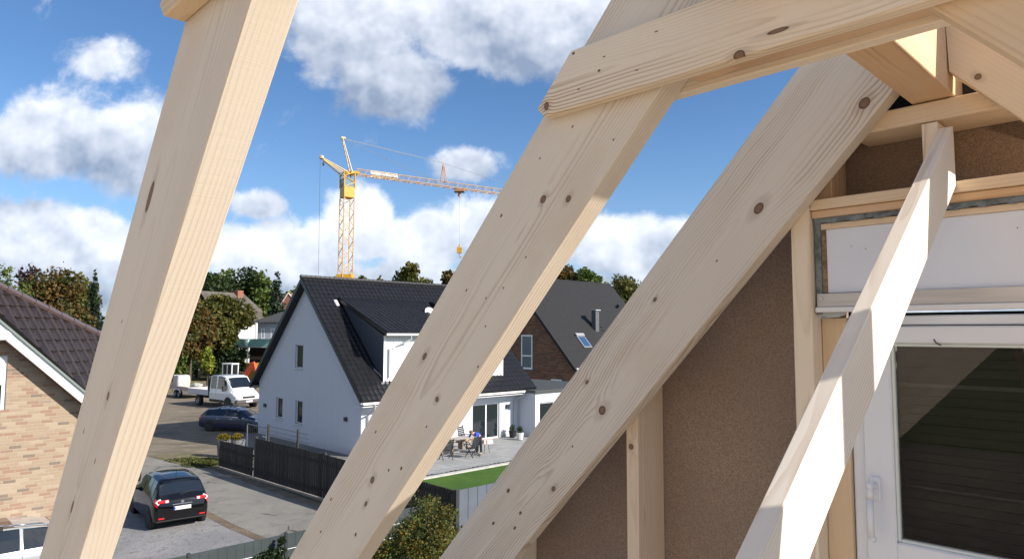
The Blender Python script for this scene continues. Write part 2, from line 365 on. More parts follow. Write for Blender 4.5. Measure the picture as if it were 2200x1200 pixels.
# collar boards
def collar(D0,D1,a0,a1,z0,z1,material,label,chip=True):
    M=frame(P(0,0,D0),U,ZU)
    za=lambda z,off:(z*CT-off)/ST        # a of the roof line at height z
    o=.83*1.0+.235
    poly=[(-a1,z0),(-a0-.018,z0),(-a0,z0+.02),(-(a0+(z1-z0-.02)*CT/ST*1.02),z1),(-a1,z1)]
    m=MB(); m.prism(poly,0,D1-D0); m.bevel(.0022)
    return m.build('collar_board',material,M=M,label=label,cat='board',group='doubled collar boards'),M
MF=frame(P(0,0,1.05),U,ZU)
wF=wood('spruce flame',kn(MF,[(1588,119,12,10),(1174,228,7,9)])+kn(MF,[(1672,66,24,5)]),zlim=True,seed=11,freq=150,y0=.51,z0=-.02,wob=.05,contrast=1.35,light=(.86,.73,.57),dark=(.52,.34,.19),
   specks=kn(MF,[(1287,152,4,3),(1232,115,4,3),(1298,122,4,1.5),(1243,192,4,1.5),(1368,151,5,1.5),(1410,68,5,1.5)]))
collar(1.05,1.079,-.998,.12,.459,.579,wF,'front board of the doubled pair on the middle rafter, with an orange crack')
collar(1.139,1.167,-.998,.12,.460,.578,wP,'rear board of the doubled pair crossing the middle rafter, behind a dark gap')
collar(.291,.3195,-.985,.15,.421,.541,wY,'board end fixed to the rafter in the top left corner')
M=frame(P(0,0,1.081),U,ZU); m=MB(); m.prism([(.24,.4725),(.66,.4725),(.66,.572),(.24,.572)],0,.056); m.build('packing_piece',wO,M=M,label='orange brown packing piece in the gap between the doubled boards',cat='timber block')
# ridge beam lying on the collar boards
M=frame(P(AX,.575,.98),V,UX)
m=MB(); m.prism([(0,-.047),(1.0,-.047),(1.0,.047),(0,.047)],-.16,0.0); m.bevel(.002)
m.build('ridge_beam',wO,M=M,label='orange-brown beam under the ridge with one sunlit side, resting on the wall plate',cat='beam')
# diagonal brace
phi=math.atan(.75); X=V*math.cos(phi)+ZU*math.sin(phi); 
M=frame(P(-.42,.50,1.893),-X,UX)
L=(1.893-.25)/math.cos(phi)+.25
m=MB(); 
# local: x down the brace, y across (0..-.031), z = up
up=(-X).cross(UX).normalized()
sgn=1 if up.z>0 else -1
wD=wood('spruce pale brace',[],seed=13,freq=130,y0=-.02,z0=.05,wob=.03,contrast=.6,light=(.84,.76,.65),dark=(.60,.47,.35))
tz=-.117*sgn
ct=math.tan(phi)*.117
pts=[(0,0),(L,0),(L,tz),(ct,tz)]      # in local x,z
a_=[(px_,0.0,pz_) for px_,pz_ in pts]; b_=[(px_,-.031,pz_) for px_,pz_ in pts]
m.face(a_); m.face(b_[::-1])
for i in range(4): m.face([a_[i],b_[i],b_[(i+1)%4],a_[(i+1)%4]])
bmesh.ops.remove_doubles(m.bm,verts=m.bm.verts,dist=1e-5); m.bevel(.0018)
m.build('diagonal_brace',wD,M=M,label='pale sunlit diagonal board in front of the window',cat='brace')
# support post beyond the right edge of the picture
t_=1.15; M=frame(P(-.42+.741*t_,-2.2,1.10+.417*t_-.055),ZU,UX)
m=MB(); m.box((0,-.05,0),(3.0-.14,.05,.11)); m.bevel(.003)
m.build('support_post',wP,M=M,label='upright timber post standing just beyond the right edge',cat='post')
# floor
mf=mat('floor boards',(.66,.55,.42),.8,var=.3,vs=2)
m=MB(); m.box((-2.0,-2.75,-4.2),(2.9,-2.2,2.04))
M=frame(P(0,0,0),U,ZU)
m=MB(); m.box((-2.0,-2.75,-4.2),(2.95,-2.2,2.04)); m.build('attic_floor',mf,M=M,kind='structure')

# gable wall -----------------------------------------------------
gw=empty('gable_wall',P(-.4,-2.2,1.9),0,'timber framed gable wall lined with brown fibreboard','wall')
gi=gw.matrix_world.inverted() if False else Matrix.Translation(-gw.location)
def part(mb,name,material,M,parent=gw,**k):
    o=mb.build(name,material,**k); o.parent=parent; o.matrix_parent_inverse=Matrix.Identity(4)
    o.matrix_basis=Matrix.Translation(-Vector(parent.matrix_basis.translation))@M; return o
mfib=bpy.data.materials.new('fibreboard'); mfib.use_nodes=True; t=NT(mfib.node_tree); b=mfib.node_tree.nodes['Principled BSDF']
o=t.obj(); f1=t.m('ADD',t.m('MULTIPLY',t.sep(t.voro(o,300,'F1','Color'))[0],.75),t.m('MULTIPLY',t.noise(o,120,4,.7),.25)); f2=t.noise(o,3,4,.6); f3=t.noise(t.scale(o,60,260,60),1,3)
c=t.mix(t.ss(f1,.05,.95),(.245,.175,.13),(.37,.275,.21)); c=t.mix(t.m('MULTIPLY',t.ss(f2,.3,.7),.35),c,(.23,.165,.13)); c=t.mix(t.m('MULTIPLY',t.ss(f3,.6,.8),.3),c,(.33,.22,.16))
vs_=t.voro(t.scale(o,1,1,1),26); c=t.mix(t.m('MULTIPLY',t.ss(vs_,.055,.03),.55),c,(.05,.03,.022))
t.l.new(c,b.inputs['Base Color']); b.inputs['Roughness'].default_value=.95; b.inputs['Specular IOR Level'].default_value=.1

GW=lambda D:frame(P(0,0,D),U,ZU)
zr=lambda a,off:(off+ST*a)/CT
apexz=zr(AX,1.03)
m=MB(); m.prism([(3.05,-2.7),(3.05,zr(-3.05,1.03)),(-AX,apexz),(-(2*AX+3.05),zr(-3.05,1.03)),(-(2*AX+3.05),-2.7),(.0,-2.7),(.0,-.62),(.68,-.62),(.68,.30),(0,.30),(0,-2.7)][:5]+[],0,.016)
# board with the window opening left free: four pieces
m.bm.free(); m=MB()
wl,wr,wb,wtp=.735,-.46,-.70,.335    # window opening (x=-a)
m.prism([(3.05,-2.7),(3.05,zr(-3.05,1.03)),(wl,zr(-wl,1.03)),(wl,-2.7)],0,.016)
m.prism([(wl,wtp),(wl,zr(-wl,1.03)),(-AX,apexz),(wr,zr(2*AX+wr,1.03)),(wr,wtp)],0,.016)
m.prism([(wl,-2.7),(wl,wb),(wr,wb),(wr,-2.7)],0,.016)
m.prism([(wr,-2.7),(wr,zr(2*AX+wr,1.03)),(-(2*AX+3.05),zr(-3.05,1.03)),(-(2*AX+3.05),-2.7)],0,.016)
part(m,'fibreboard_panel',mfib,GW(2.045))
m=MB(); m.prism([(3.3,-2.9),(3.3,zr(-3.3,1.10)),(wl,zr(-wl,1.10)),(wl,-2.9)],0,.03)
m.prism([(wl,wtp),(wl,zr(-wl,1.10)),(-AX,zr(AX,1.10)),(wr,zr(2*AX+wr,1.10)),(wr,wtp)],0,.03)
m.prism([(wl,-2.9),(wl,wb),(wr,wb),(wr,-2.9)],0,.03)
m.prism([(wr,-2.9),(wr,zr(2*AX+wr,1.10)),(-(2*AX+3.3),zr(-3.3,1.10)),(-(2*AX+3.3),-2.9)],0,.03)
part(m,'outer_sheathing',mat('dark sheathing',(.03,.027,.025),.9),GW(2.20))
def stud(a0,a1,z0,z1a,z1b,material,D0=1.895,D1=2.043,name='stud'):
    M=frame(P(a0,z0,D0),ZU,UX); m=MB()
    m.prism([(0,0),(z1a-z0,0),(z1b-z0,a1-a0),(0,a1-a0)],0,D1-D0); m.bevel(.0018)
    return part(m,name,material,M)
wS=wood('spruce stud',[(1.02,.03,.018,.012)],seed=21,freq=120,y0=.03,z0=.05,wob=.025,contrast=.6)
wS2=wood('spruce stud two',[(1.83,.02,.010,.010)],seed=22,freq=100,y0=.03,z0=.03,wob=.03,contrast=.6,light=(.76,.60,.44))
for a0,a1,w_ in ((-2.0,-1.94,wS),(-1.392,-1.345,wS2),(-.822,-.77,wS)):
    stud(a0,a1,-2.2,zr(a0,.985),zr(a1,.985),w_)
stud(-.768,-.722,.372,zr(-.768,.985),zr(-.722,.985),wO,1.935,2.043)
stud(.39,.44,-2.2,zr(2*AX-.39,.985),zr(2*AX-.44,.985),wS)
stud(1.0,1.05,-2.2,zr(2*AX-1.0,.985),zr(2*AX-1.05,.985),wS2)
stud(-.488,-.4525,.368,.519,.519,wS)
m=MB(); m.prism([(.74,.574),(.62,zr(-.62,.99)),(-AX,zr(AX,.99)),(2*-AX-.62,zr(-.62,.99)),(2*-AX-.74,.574)],0,.01); part(m,'roof_membrane',mat('black roof membrane',(.012,.011,.013),.7),GW(1.975))
# lining between stud and window
M=frame(P(-.7685,-1.2,1.955),ZU,UX); m=MB(); m.box((0,0,0),(1.245,.064,.088)); m.bevel(.0015); part(m,'window_lining',wY,M)
# top plate and rails
def rail(a0,a1,z0,z1,D0,D1,material,name):
    M=frame(P(a0,z0,D0),UX,ZU); m=MB(); m.box((0,0,-(D1-D0)),(a1-a0,z1-z0,0)); m.bevel(.002); return part(m,name,material,M)
wT=wood('spruce plate',[(.62,.02,.03,.004)],seed=31,freq=95,y0=.1,z0=0,wob=.04,contrast=.5,light=(.78,.61,.43))
rail(-.66,-.20,.5225,.571,1.895,2.043,wT,'top_plate')
rail(-.7685,.385,.3385,.3665,1.897,2.02,wT,'window_head_rail')
rail(-.7685,.385,.3175,.3375,1.905,2.03,wO,'window_head_rail')
rail(-.7685,.385,-.90,-.82,1.897,2.03,wT,'window_sill_rail')
mfoam=mat('grey sealing foam',(.24,.28,.31),.9,var=.5,vs=40,bump=.5,bs=90)
m=MB(); 
for i in range(60):
    x0=-.7665+i*.0192; m.box((-x0-.0192,.3025+.0022*math.sin(i*2.1),0),(-x0,.3172,.03+.004*math.sin(i*1.3)))
m.box((.751,.055,.004),(.7665,.3022,.03))
part(m,'sealing_foam',mfoam,GW(1.915))
# roller shutter box above the window ----------------------------
sb=empty('shutter_box',P(-.75,.06,1.92),0,'long white roller shutter box with metal edge above the window','shutter box')
def sp(mb,name,material,M,**k): return part(mb,name,material,M,parent=sb,**k)
mosb=mat('chipboard edge',(.36,.24,.14),.9,var=.5,vs=60)
msc=mat('dark screw',(.06,.05,.05),.5); mwp=mat('white cover board',(.78,.82,.92),.5,var=.05,vs=2)
m=MB(); m.box((-.37,.286,0),(.7505,.3015,.09)); sp(m,'cover_frame',wT,GW(1.922))
m=MB(); m.box((.7385,.112,0),(.7505,.2855,.09)); sp(m,'cover_end_strip',mosb,GW(1.924))
m=MB(); m.box((-.37,.112,0),(.738,.2855,.012)); m.bevel(.001); cv=sp(m,'cover_panel',mwp,GW(1.926))
for (px,py) in ((1860,534),(1829,529),(2186,489)):
    m=MB(); q,_=loc(GW(1.926),px,py); m.ball((q.x,q.y,-.0004),.0016,1,(1,1,.3)); sp(m,'screw',msc,GW(1.926))
mal=mat('bare aluminium rail',(.60,.57,.56),.38,metal=.75,var=.12,vs=5,aniso=(1,30,30))
m=MB(); m.box((-.37,.074,0),(.764,.1105,.014)); m.bevel(.0012); sp(m,'metal_rail',mal,GW(1.915))
m=MB(); m.box((-.37,.0595,-.006),(.766,.0735,.02)); m.bevel(.002); sp(m,'rail_lip',mat('white lip',(.80,.80,.82),.4),GW(1.912))
m=MB(); m.ball((.752,.098,-.004),.0045,2,(1,1,.6)); sp(m,'rail_rivet',mat('zinc',(.7,.72,.75),.3,metal=.8),GW(1.915))
m=MB()
pts=[(.752-.045*0,.0590),(.752-.004,.052),(.738,.046),(.716,.046),(.700,.052),(.695,.0590)]
m.prism([(p_[0],p_[1]) for p_ in pts],0,.02); sp(m,'end_cap',mat('grey end cap',(.42,.45,.44),.5),GW(1.92))
# window ----------------------------------------------------------
win=empty('window',P(-.2,-.3,1.97),0,'white framed attic window with dark closed shutter behind its glass','window')
def wp(mb,name,material,M,parent=win,**k): return part(mb,name,material,M,parent=parent,**k)
mpv=mat('white window plastic',(.80,.83,.90),.28,spec=.5)
def ring(m,x0,x1,y0,y1,w,z0,z1,wtop=None,wbot=None):
    wt_=wtop or w; wb_=wbot or w
    m.box((x0,y0,z0),(x0+w,y1,z1)); m.box((x1-w,y0,z0),(x1,y1,z1))
    m.box((x0+w,y1-wt_,z0),(x1-w,y1,z1)); m.box((x0+w,y0,z0),(x1-w,y0+wb_,z1))
m=MB(); ring(m,-.38,.702,-.72,.049,.05,0,.07,wtop=.024); m.bevel(.003); wp(m,'window_frame',mpv,GW(1.968))
m=MB(); ring(m,-.34,.672,-.60,.022,.072,0,.06,wtop=.044,wbot=.075); m.bevel(.004)
sash=wp(m,'window_sash',mpv,GW(1.958))
m=MB(); ring(m,-.268,.600,-.525,-.0225,.0075,0,.02); m.bevel(.002); wp(m,'glazing_bead',mat('pale glazing bead',(.72,.78,.76),.3),GW(1.966))
mg=bpy.data.materials.new('window glass'); mg.use_nodes=True; t=NT(mg.node_tree); b=mg.node_tree.nodes['Principled BSDF']
b.inputs['Base Color'].default_value=(.9,.95,.93,1); b.inputs['Roughness'].default_value=.0; b.inputs['Transmission Weight'].default_value=1; b.inputs['IOR'].default_value=1.45
tr=t.n.new('ShaderNodeBsdfTransparent'); tr.inputs[0].default_value=(.80,.80,.79,1); gl=t.n.new('ShaderNodeBsdfGlossy'); gl.inputs['Roughness'].default_value=.01
fr_=t.n.new('ShaderNodeFresnel'); fr_.inputs[0].default_value=1.5; mx=t.n.new('ShaderNodeMixShader')
t.l.new(fr_.outputs[0],mx.inputs[0]); t.l.new(tr.outputs[0],mx.inputs[1]); t.l.new(gl.outputs[0],mx.inputs[2]); t.l.new(mx.outputs[0],mg.node_tree.nodes['Material Output'].inputs[0])
m=MB(); m.box((-.262,-.519,0),(.594,-.028,.004)); wp(m,'window_pane',mg,GW(1.978))
msh=mat('dark shutter slats',(.030,.026,.023),.55,var=.4,vs=6,aniso=(1,25,1))
m=MB()
for i in range(26):
    y0=-.60+i*.0245; m.box((-.36,y0,.0025*(i%2)),(.69,y0+.0225,.012))
sc_=wp(m,'shutter_curtain',msh,GW(2.06))
msl=mat('pale line',(.13,.14,.135),.5,var=.3,vs=30)
m=MB(); 
for y_,h_ in ((-.137,.010),(-.397,.004)): m.box((-.36,y_,0),(.67,y_+h_,.004))
wp(m,'pale_line',msl,GW(2.045))  # two thin pale lines across the dark slats
m=MB(); m.box((-.38,-.72,0),(.70,.06,.01)); wp(m,'shutter_backing',mat('shutter backing',(.01,.01,.01),.9),GW(2.10))
# handle
hd=MB(); q0,_=loc(GW(1.955),1881,1048)
hd.prism([(q0.x-.013,q0.y-.03),(q0.x+.013,q0.y-.03),(q0.x+.013,q0.y+.03),(q0.x-.013,q0.y+.03)],-.010,0); hd.bevel(.003)
hn=wp(hd,'window_handle',mpv,GW(1.9575))
hd=MB(); hd.tube((q0.x,q0.y+.008,0),(q0.x,q0.y+.008,-.042),.0095,.009,12)
hd.path([(q0.x,q0.y+.012,-.040),(q0.x+.001,q0.y-.02,-.044),(q0.x+.001,q0.y-.118,-.044)],.0088,10)
hd.ball((q0.x,q0.y+.012,-.041),.010,2); hd.ball((q0.x-.004,q0.y-.118,-.044),.0088,2)
lv=hd.build('handle_grip',mpv,smooth=True); lv.parent=hn; 
# small dark scratch on the frame head
m=MB(); q,_=loc(GW(1.957),2014,736); m.path([(q.x+.008,q.y+.009,0),(q.x+.003,q.y,0),(q.x-.003,q.y-.004,0),(q.x-.008,q.y-.006,0)],.0016,5)
wp(m,'scuff_mark',mat('black scuff',(.02,.02,.02),.7),GW(1.957))
# ================================================================ OUTSIDE: ground
Z0=0.0
def sheet(name,pts,z,material,label=None):
    m=MB(); m.face([Vector((p[0],p[1],z)) for p in pts]); o=m.build(name,material,kind='structure')
    if o.data.polygons[0].normal.z<0: o.data.flip_normals()
    return o
def groundmat(name,c1,c2,c3,s1=.25,s2=2.5,s3=14,rough=.95,bump=.6,bd=.03,streak=None):
    m=bpy.data.materials.new(name); m.use_nodes=True; t=NT(m.node_tree); b=m.node_tree.nodes['Principled BSDF']
    o=t.obj(); a=t.noise(o,s1,4,.6); d=t.noise(o,s2,6,.65); e=t.noise(o,s3,5,.7)
    c=t.mix(t.ss(a,.35,.65),c1,c2); c=t.mix(t.m('MULTIPLY',t.ss(d,.48,.68),.75),c,c3)
    c=t.mix(t.m('MULTIPLY',t.ss(e,.3,.7),.35),c,tuple(k*.55 for k in c1))
    if streak:
        n=t.noise(t.scale(o,*streak),1,5,.6); c=t.mix(t.m('MULTIPLY',t.ss(n,.5,.65),.5),c,tuple(k*.6 for k in c2))
    t.l.new(c,b.inputs['Base Color']); b.inputs['Roughness'].default_value=rough; b.inputs['Specular IOR Level'].default_value=.2
    t.l.new(t.bump(t.m('ADD',e,d),bump,bd),b.inputs['Normal']); return m
gm=groundmat('grassland',(.075,.10,.035),(.13,.125,.06),(.16,.13,.08),.05,.6,9)
m=MB(); m.face([(-2500,-300,0),(2500,-300,0),(2500,4500,0),(-2500,4500,0)]); m.build('ground',gm,kind='structure')
dirt=groundmat('trodden earth',(.23,.19,.14),(.155,.13,.10),(.29,.255,.205),.12,.9,12,streak=(.15,1.6,1))
road_m=groundmat('road asphalt',(.215,.21,.195),(.265,.25,.225),(.17,.16,.145),.3,1.4,30,bump=.3,bd=.01,streak=(1.2,.2,1))
t=NT(road_m.node_tree); b=road_m.node_tree.nodes['Principled BSDF']; o=t.obj(); src=b.inputs['Base Color'].links[0].from_socket
cr_=t.voro(t.scale(o,1,1,1),.35,'DISTANCE_TO_EDGE'); wv=t.noise(o,3,4,.6)
ck=t.m('MULTIPLY',t.ss(t.m('ADD',cr_,t.m('MULTIPLY',t.m('SUBTRACT',wv,.5),.06)),.012,.003),t.ss(t.noise(o,.5,2),.5,.6))
st_=t.m('MULTIPLY',t.ss(t.noise(o,1.1,5,.7),.58,.70),.4)
c=t.mix(ck,t.mix(st_,src,(.11,.105,.10)),(.05,.048,.045)); t.l.new(c,b.inputs['Base Color'])
grav=groundmat('pale gravel',(.25,.25,.26),(.33,.32,.32),(.17,.165,.155),.5,4,26,bump=1.0,bd=.03)
soil=groundmat('brown soil',(.17,.13,.095),(.24,.19,.14),(.12,.11,.06),.6,3,20,bump=1,bd=.05)
lawn_m=groundmat('lawn',(.05,.115,.016),(.075,.145,.022),(.04,.09,.014),.4,2,40,bump=.8,bd=.02)
PV=lambda p,q,z=0:Vector((-7.62,35.42,z))+U*p+V*q      # coordinates of the white house: p across, q along
sheet('earth_yard',[G(560,1158),G(300,1000),G(60,900),G(60,806),G(330,795),G(470,782),G(600,790),PV(12.5,2),PV(11.5,-2.4),G(472,1004),G(700,1085)],.004,dirt)
F0=Vector(G(470,1004)); F0.z=0; FD=-U     # the dark slat fence starts here and runs towards the right/near
def FP(s,t,z=0): return F0+FD*s+V*t+Vector((0,0,z))
RO=.008
sheet('road',[FP(26,-.35),FP(26,-6.2),FP(4.0,-5.35),FP(-2.5,-5.2),FP(-8,-5.7),FP(-13,-6.6),FP(-11.5,-3.0),FP(-7,-1.7),FP(-2.6,-1.15),FP(0,-.45)],RO,road_m)
sheet('gravel_lot',[G(560,1163),G(436,1104),G(400,1080),G(250,1015),G(0,980),G(-300,1050),G(-300,1400),G(400,1500)],.012,grav)
sheet('soil_strip',[G(432,1090),G(500,1125),G(572,1156),G(556,1163),G(488,1134),G(436,1106),G(380,1080),G(386,1069)],.017,soil)
sheet('weedy_verge',[FP(-.02,-.4),FP(-2.6,-1.1),FP(-5.5,-1.3),FP(-5.2,.3),FP(-2.5,1.2),FP(-.02,1.0)],.016,groundmat('weedy soil',(.20,.16,.10),(.13,.14,.055),(.30,.25,.18),1.0,2.2,12,bump=1,bd=.06))
sheet('site_ground',[PV(-14.2,-60),PV(-14.2,40),PV(-60,40),PV(-60,-60)],.006,groundmat('sandy site ground',(.20,.165,.125),(.15,.125,.10),(.25,.21,.17),.2,1.2,12))
yardm=groundmat('dark paving',(.16,.155,.15),(.19,.185,.18),(.13,.125,.12),.5,3,20,bump=.3,bd=.01)
# terrace with paving joints
pav=bpy.data.materials.new('grey terrace slabs'); pav.use_nodes=True; t=NT(pav.node_tree); b=pav.node_tree.nodes['Principled BSDF']
o=t.obj(); x,y,z=t.sep(o)
jx=t.ss(t.m('ABSOLUTE',t.m('SUBTRACT',t.m('FRACT',t.m('DIVIDE',x,.6)),.5)),.475,.495); jy=t.ss(t.m('ABSOLUTE',t.m('SUBTRACT',t.m('FRACT',t.m('DIVIDE',y,.4)),.5)),.46,.49)
wn=t.n.new('ShaderNodeTexWhiteNoise'); t.l.new(t.comb(t.m('FLOOR',t.m('DIVIDE',x,.6)),t.m('FLOOR',t.m('DIVIDE',y,.4)),0.0),wn.inputs[0])
c=t.mix(wn.outputs['Value'],(.27,.275,.28),(.36,.36,.355)); c=t.mix(t.m('MULTIPLY',t.noise(o,3,5),.4),c,(.22,.22,.22)); c=t.mix(t.m('MAXIMUM',jx,jy),c,(.10,.10,.09))
t.l.new(c,b.inputs['Base Color']); b.inputs['Roughness'].default_value=.75
HM=lambda z=0,q=0,p=0: frame(PV(p,q,z),V,U)       # local x along the ridge (away), y across (left)
m=MB(); m.prism([(-1.2,0.05),(-1.2,-6.1),(24,-6.1),(24,.05)],-.05,.05); m.build('terrace',pav,M=HM(),kind='structure')
m=MB(); m.prism([(-1.6,-6.1),(24,-6.1),(24,-6.34),(-1.6,-6.34)],-.05,.062); m.build('terrace_kerb',mat('pale kerb concrete',(.50,.49,.46),.8,var=.2),M=HM(),kind='structure')
m=MB()
for i in range(90):
    x0=-1.2+i*.27; m.box((x0,-6.08+.012*math.sin(i*3),.05),(x0+.17,-5.90,.075+.01*math.sin(i*5)))
m.build('edging_stones',mat('dark edging stone',(.09,.09,.095),.8,var=.4,vs=5),M=HM(),kind='structure')
def LP(*a): return [PV(p,q) for q,p in a]
sheet('lawn',LP((-4.2,-6.4),(24,-6.34),(24,-13.9),(-5.7,-13.9),(-5.7,-9),(-3.0,-7.0)),.012,lawn_m)
sheet('flower_bed_soil',LP((-6,-6.0),(-1.2,-6.0),(-1.3,-6.6),(-3.4,-8.4),(-6,-9)),.016,soil)
sheet('house_yard',LP((-6,-6.0),(-6,2.2),(-4,3),(-1,13.2),(3,14),(6,12),(0,0),(-1.2,0),(-1.2,-6.0)),.012,yardm)
# ================================================================ buildings
def cut(o,boxes,M=None):
    cb=MB()
    for lo,hi in boxes: cb.box(lo,hi)
    me=bpy.data.meshes.new('c'); bmesh.ops.recalc_face_normals(cb.bm,faces=cb.bm.faces); cb.bm.to_mesh(me); cb.bm.free()
    c=bpy.data.objects.new('c',me); COL.objects.link(c); c.matrix_world=o.matrix_world if M is None else M
    md=o.modifiers.new('b','BOOLEAN'); md.operation='DIFFERENCE'; md.solver='EXACT'; md.object=c
    bpy.context.view_layer.update(); dg=bpy.context.evaluated_depsgraph_get()
    nm=bpy.data.meshes.new_from_object(o.evaluated_get(dg)); o.modifiers.clear(); o.data=nm; bpy.data.objects.remove(c)
def hit(px,py,O,n):
    d=ray(px,py); n=Vector(n); return C0+d*(((Vector(O)-C0)@n)/(d@n))
def hloc(M,px,py): 
    q,_=loc(M,px,py); return q.x,q.y
RZ=math.atan2(V.y,V.x)
glass=mat('dark window glass',(.012,.016,.022),.04,spec=.8)
gblue=mat('window glass with blinds',(.10,.14,.17),.15,spec=.6)
white_m=mat('white window plastic outside',(.78,.79,.80),.35)
def hwin(parent,M,w,h,frm=.06,name='window',mull=(),gl=None,sill=True,fr=None,rec=.0,bars=()):
    "M: local X to the right, Y up, Z outwards; origin lower left corner"
    m=MB(); fr=fr or white_m; gl=gl or glass
    m.box((0,0,-.05),(frm,h,.0)); m.box((w-frm,0,-.05),(w,h,0)); m.box((frm,0,-.05),(w-frm,frm,0)); m.box((frm,h-frm,-.05),(w-frm,h,0))
    for x_ in mull: m.box((x_-frm*.6,frm,-.05),(x_+frm*.6,h-frm,.004))
    for y_ in bars: m.box((frm,y_-frm*.5,-.05),(w-frm,y_+frm*.5,.003))
    o=m.build(name,fr); o.parent=parent; o.matrix_local=M
    g_=MB(); g_.box((frm,frm,-.03),(w-frm,h-frm,-.022)); p_=g_.build('pane',gl); p_.parent=o
    if sill:
        s_=MB(); s_.box((-.05,-.05,-.05),(w+.05,0,rec+.05)); k=s_.build('sill',mat_sill); k.parent=o
    return o
mat_sill=mat('light metal sill',(.62,.64,.67),.5)
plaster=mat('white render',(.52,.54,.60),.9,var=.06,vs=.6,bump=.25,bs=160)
t=NT(plaster.node_tree); b=plaster.node_tree.nodes['Principled BSDF']; o=t.obj()
c=t.mix(t.m('MULTIPLY',t.ss(t.noise(t.scale(o,2.2,2.2,.22),1,5,.65),.52,.75),.22),(.52,.54,.60),(.40,.41,.42))
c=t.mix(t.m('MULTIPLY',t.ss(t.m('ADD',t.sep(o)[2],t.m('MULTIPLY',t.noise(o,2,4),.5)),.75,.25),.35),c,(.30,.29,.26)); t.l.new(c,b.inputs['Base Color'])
blackmetal=mat('dark zinc',(.045,.048,.052),.45,metal=.3)
zinc=mat('zinc gutter',(.45,.47,.49),.45,metal=.5)
rt_black=mat('black roof tiles',(.011,.011,.013),.40,var=.3,vs=2.5)
rt_blackf=rt_black
rt_grey=tiles('flat grey slate tiles',(.010,.010,.012),.34,.30,.8,.014,nose=.5,var=.15)
rt_brown=mat('dark brown roof tiles',(.026,.017,.015),.27,var=.25,vs=3,spec=.7)
rt_under=mat('tile underlay',(.02,.018,.018),.8)
def roofplane(parent,x0,x1,ya,za,yb,zb,th,material,name='roof',under=None,poly=None,n=None):
    "slab whose lower edge is (ya,za) and upper edge (yb,zb), in the house frame"
    d=Vector((0,yb-ya,zb-za)); L=d.length; d.normalize()
    X=Vector((1,0,0)) if ya>yb else Vector((-1,0,0))
    nz=X.cross(d)
    if nz.z<0: X=-X; nz=-nz
    M=Matrix((X,d,nz)).transposed().to_4x4(); M.translation=Vector((0,ya,za))
    a,b=(x0,x1) if X.x>0 else (-x1,-x0)
    m=MB(); m.prism(poly or [(a,0),(b,0),(b,L),(a,L)],-th,0)
    o=m.build(name,material); o.parent=parent; o.matrix_local=M; return o,M,L
def tiled(poly,sx,sy,amp,step,nx=5,sharp=False):
    "real courses of roof tiles over a polygon in the roof plane (x along the eave, y up the slope)"
    m=MB(); xs=[p[0] for p in poly]; ys=[p[1] for p in poly]; x0,x1,y0,y1=min(xs),max(xs),min(ys),max(ys)
    nr=int(math.ceil((y1-y0)/sy)); nc=int(math.ceil((x1-x0)/sx)); rnd=random.Random(int(x0*100))
    def prof(f): 
        w=max(0,math.sin(math.pi*min(f/.42,1))) if f<.42 else -.35*math.sin(math.pi*(f-.42)/.58)
        return amp*w
    for r in range(nr):
        lo=[];hi=[];dn=[]
        for c in range(nc):
            j=rnd.uniform(-.12,.12)*step
            for k in range(nx+(c==nc-1)):
                f=k/nx; x=x0+(c+f)*sx; z=prof(f)+j
                lo.append((x,y0+r*sy,z+step)); hi.append((x,y0+(r+1)*sy+.01,z+.002)); dn.append((x,y0+r*sy,z-.012))
        m.grid([dn,lo,hi])
    n=len(poly); a=sum(poly[i][0]*poly[(i+1)%n][1]-poly[(i+1)%n][0]*poly[i][1] for i in range(n))
    for i in range(n):
        p=Vector((*poly[i],0)); q=Vector((*poly[(i+1)%n],0)); d=q-p; nn=Vector((d.y,-d.x,0))*(1 if a>0 else -1)
        bmesh.ops.bisect_plane(m.bm,geom=list(m.bm.verts)+list(m.bm.edges)+list(m.bm.faces),plane_co=p,plane_no=nn,clear_outer=True)
    return m
def lm(m,name,material,parent,M=None,**k):
    o=m.build(name,material,**k); o.parent=parent
    if M is not None: o.matrix_local=M
    return o
# ---- white house
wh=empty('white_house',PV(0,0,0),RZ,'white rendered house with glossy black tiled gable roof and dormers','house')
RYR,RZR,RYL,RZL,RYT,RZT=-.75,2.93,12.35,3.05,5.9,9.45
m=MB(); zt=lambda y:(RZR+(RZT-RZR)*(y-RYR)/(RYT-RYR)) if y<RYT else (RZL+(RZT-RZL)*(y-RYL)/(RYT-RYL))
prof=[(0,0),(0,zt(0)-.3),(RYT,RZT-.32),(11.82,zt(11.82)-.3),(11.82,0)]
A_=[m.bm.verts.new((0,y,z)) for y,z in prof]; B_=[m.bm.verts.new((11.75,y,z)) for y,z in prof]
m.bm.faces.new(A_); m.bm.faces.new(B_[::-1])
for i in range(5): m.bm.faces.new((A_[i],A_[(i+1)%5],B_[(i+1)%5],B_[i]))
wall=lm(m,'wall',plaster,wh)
gwin=[(6.25,4.25,.95,1.35),(8.6,1.2,.85,1.2),(6.15,1.1,.85,1.3)]     # y(right), z, w, h
bx=[((-.1,y,z),(.16,y+w,z+h)) for y,z,w,h in gwin]+[((7.5,-.1,.06),(9.65,.16,2.13)),((4.2,-.1,.9),(5.6,.16,2.1))]
bpy.context.view_layer.update(); cut(wall,bx)
for y,z,w,h in gwin:
    M=Matrix(((0,0,-1,.10),(-1,0,0,y+w),(0,1,0,z),(0,0,0,1)))
    hwin(wh,M,w,h,.05,rec=.15)
M=Matrix(((1,0,0,7.5),(0,0,-1,.09),(0,1,0,.06),(0,0,0,1)))
hwin(wh,M,2.15,2.07,.07,name='terrace_door',mull=(1.12,),sill=False)
hwin(wh,Matrix(((1,0,0,4.2),(0,0,-1,.09),(0,1,0,.9),(0,0,0,1))),1.4,1.2,.06,mull=(.7,),rec=.14)
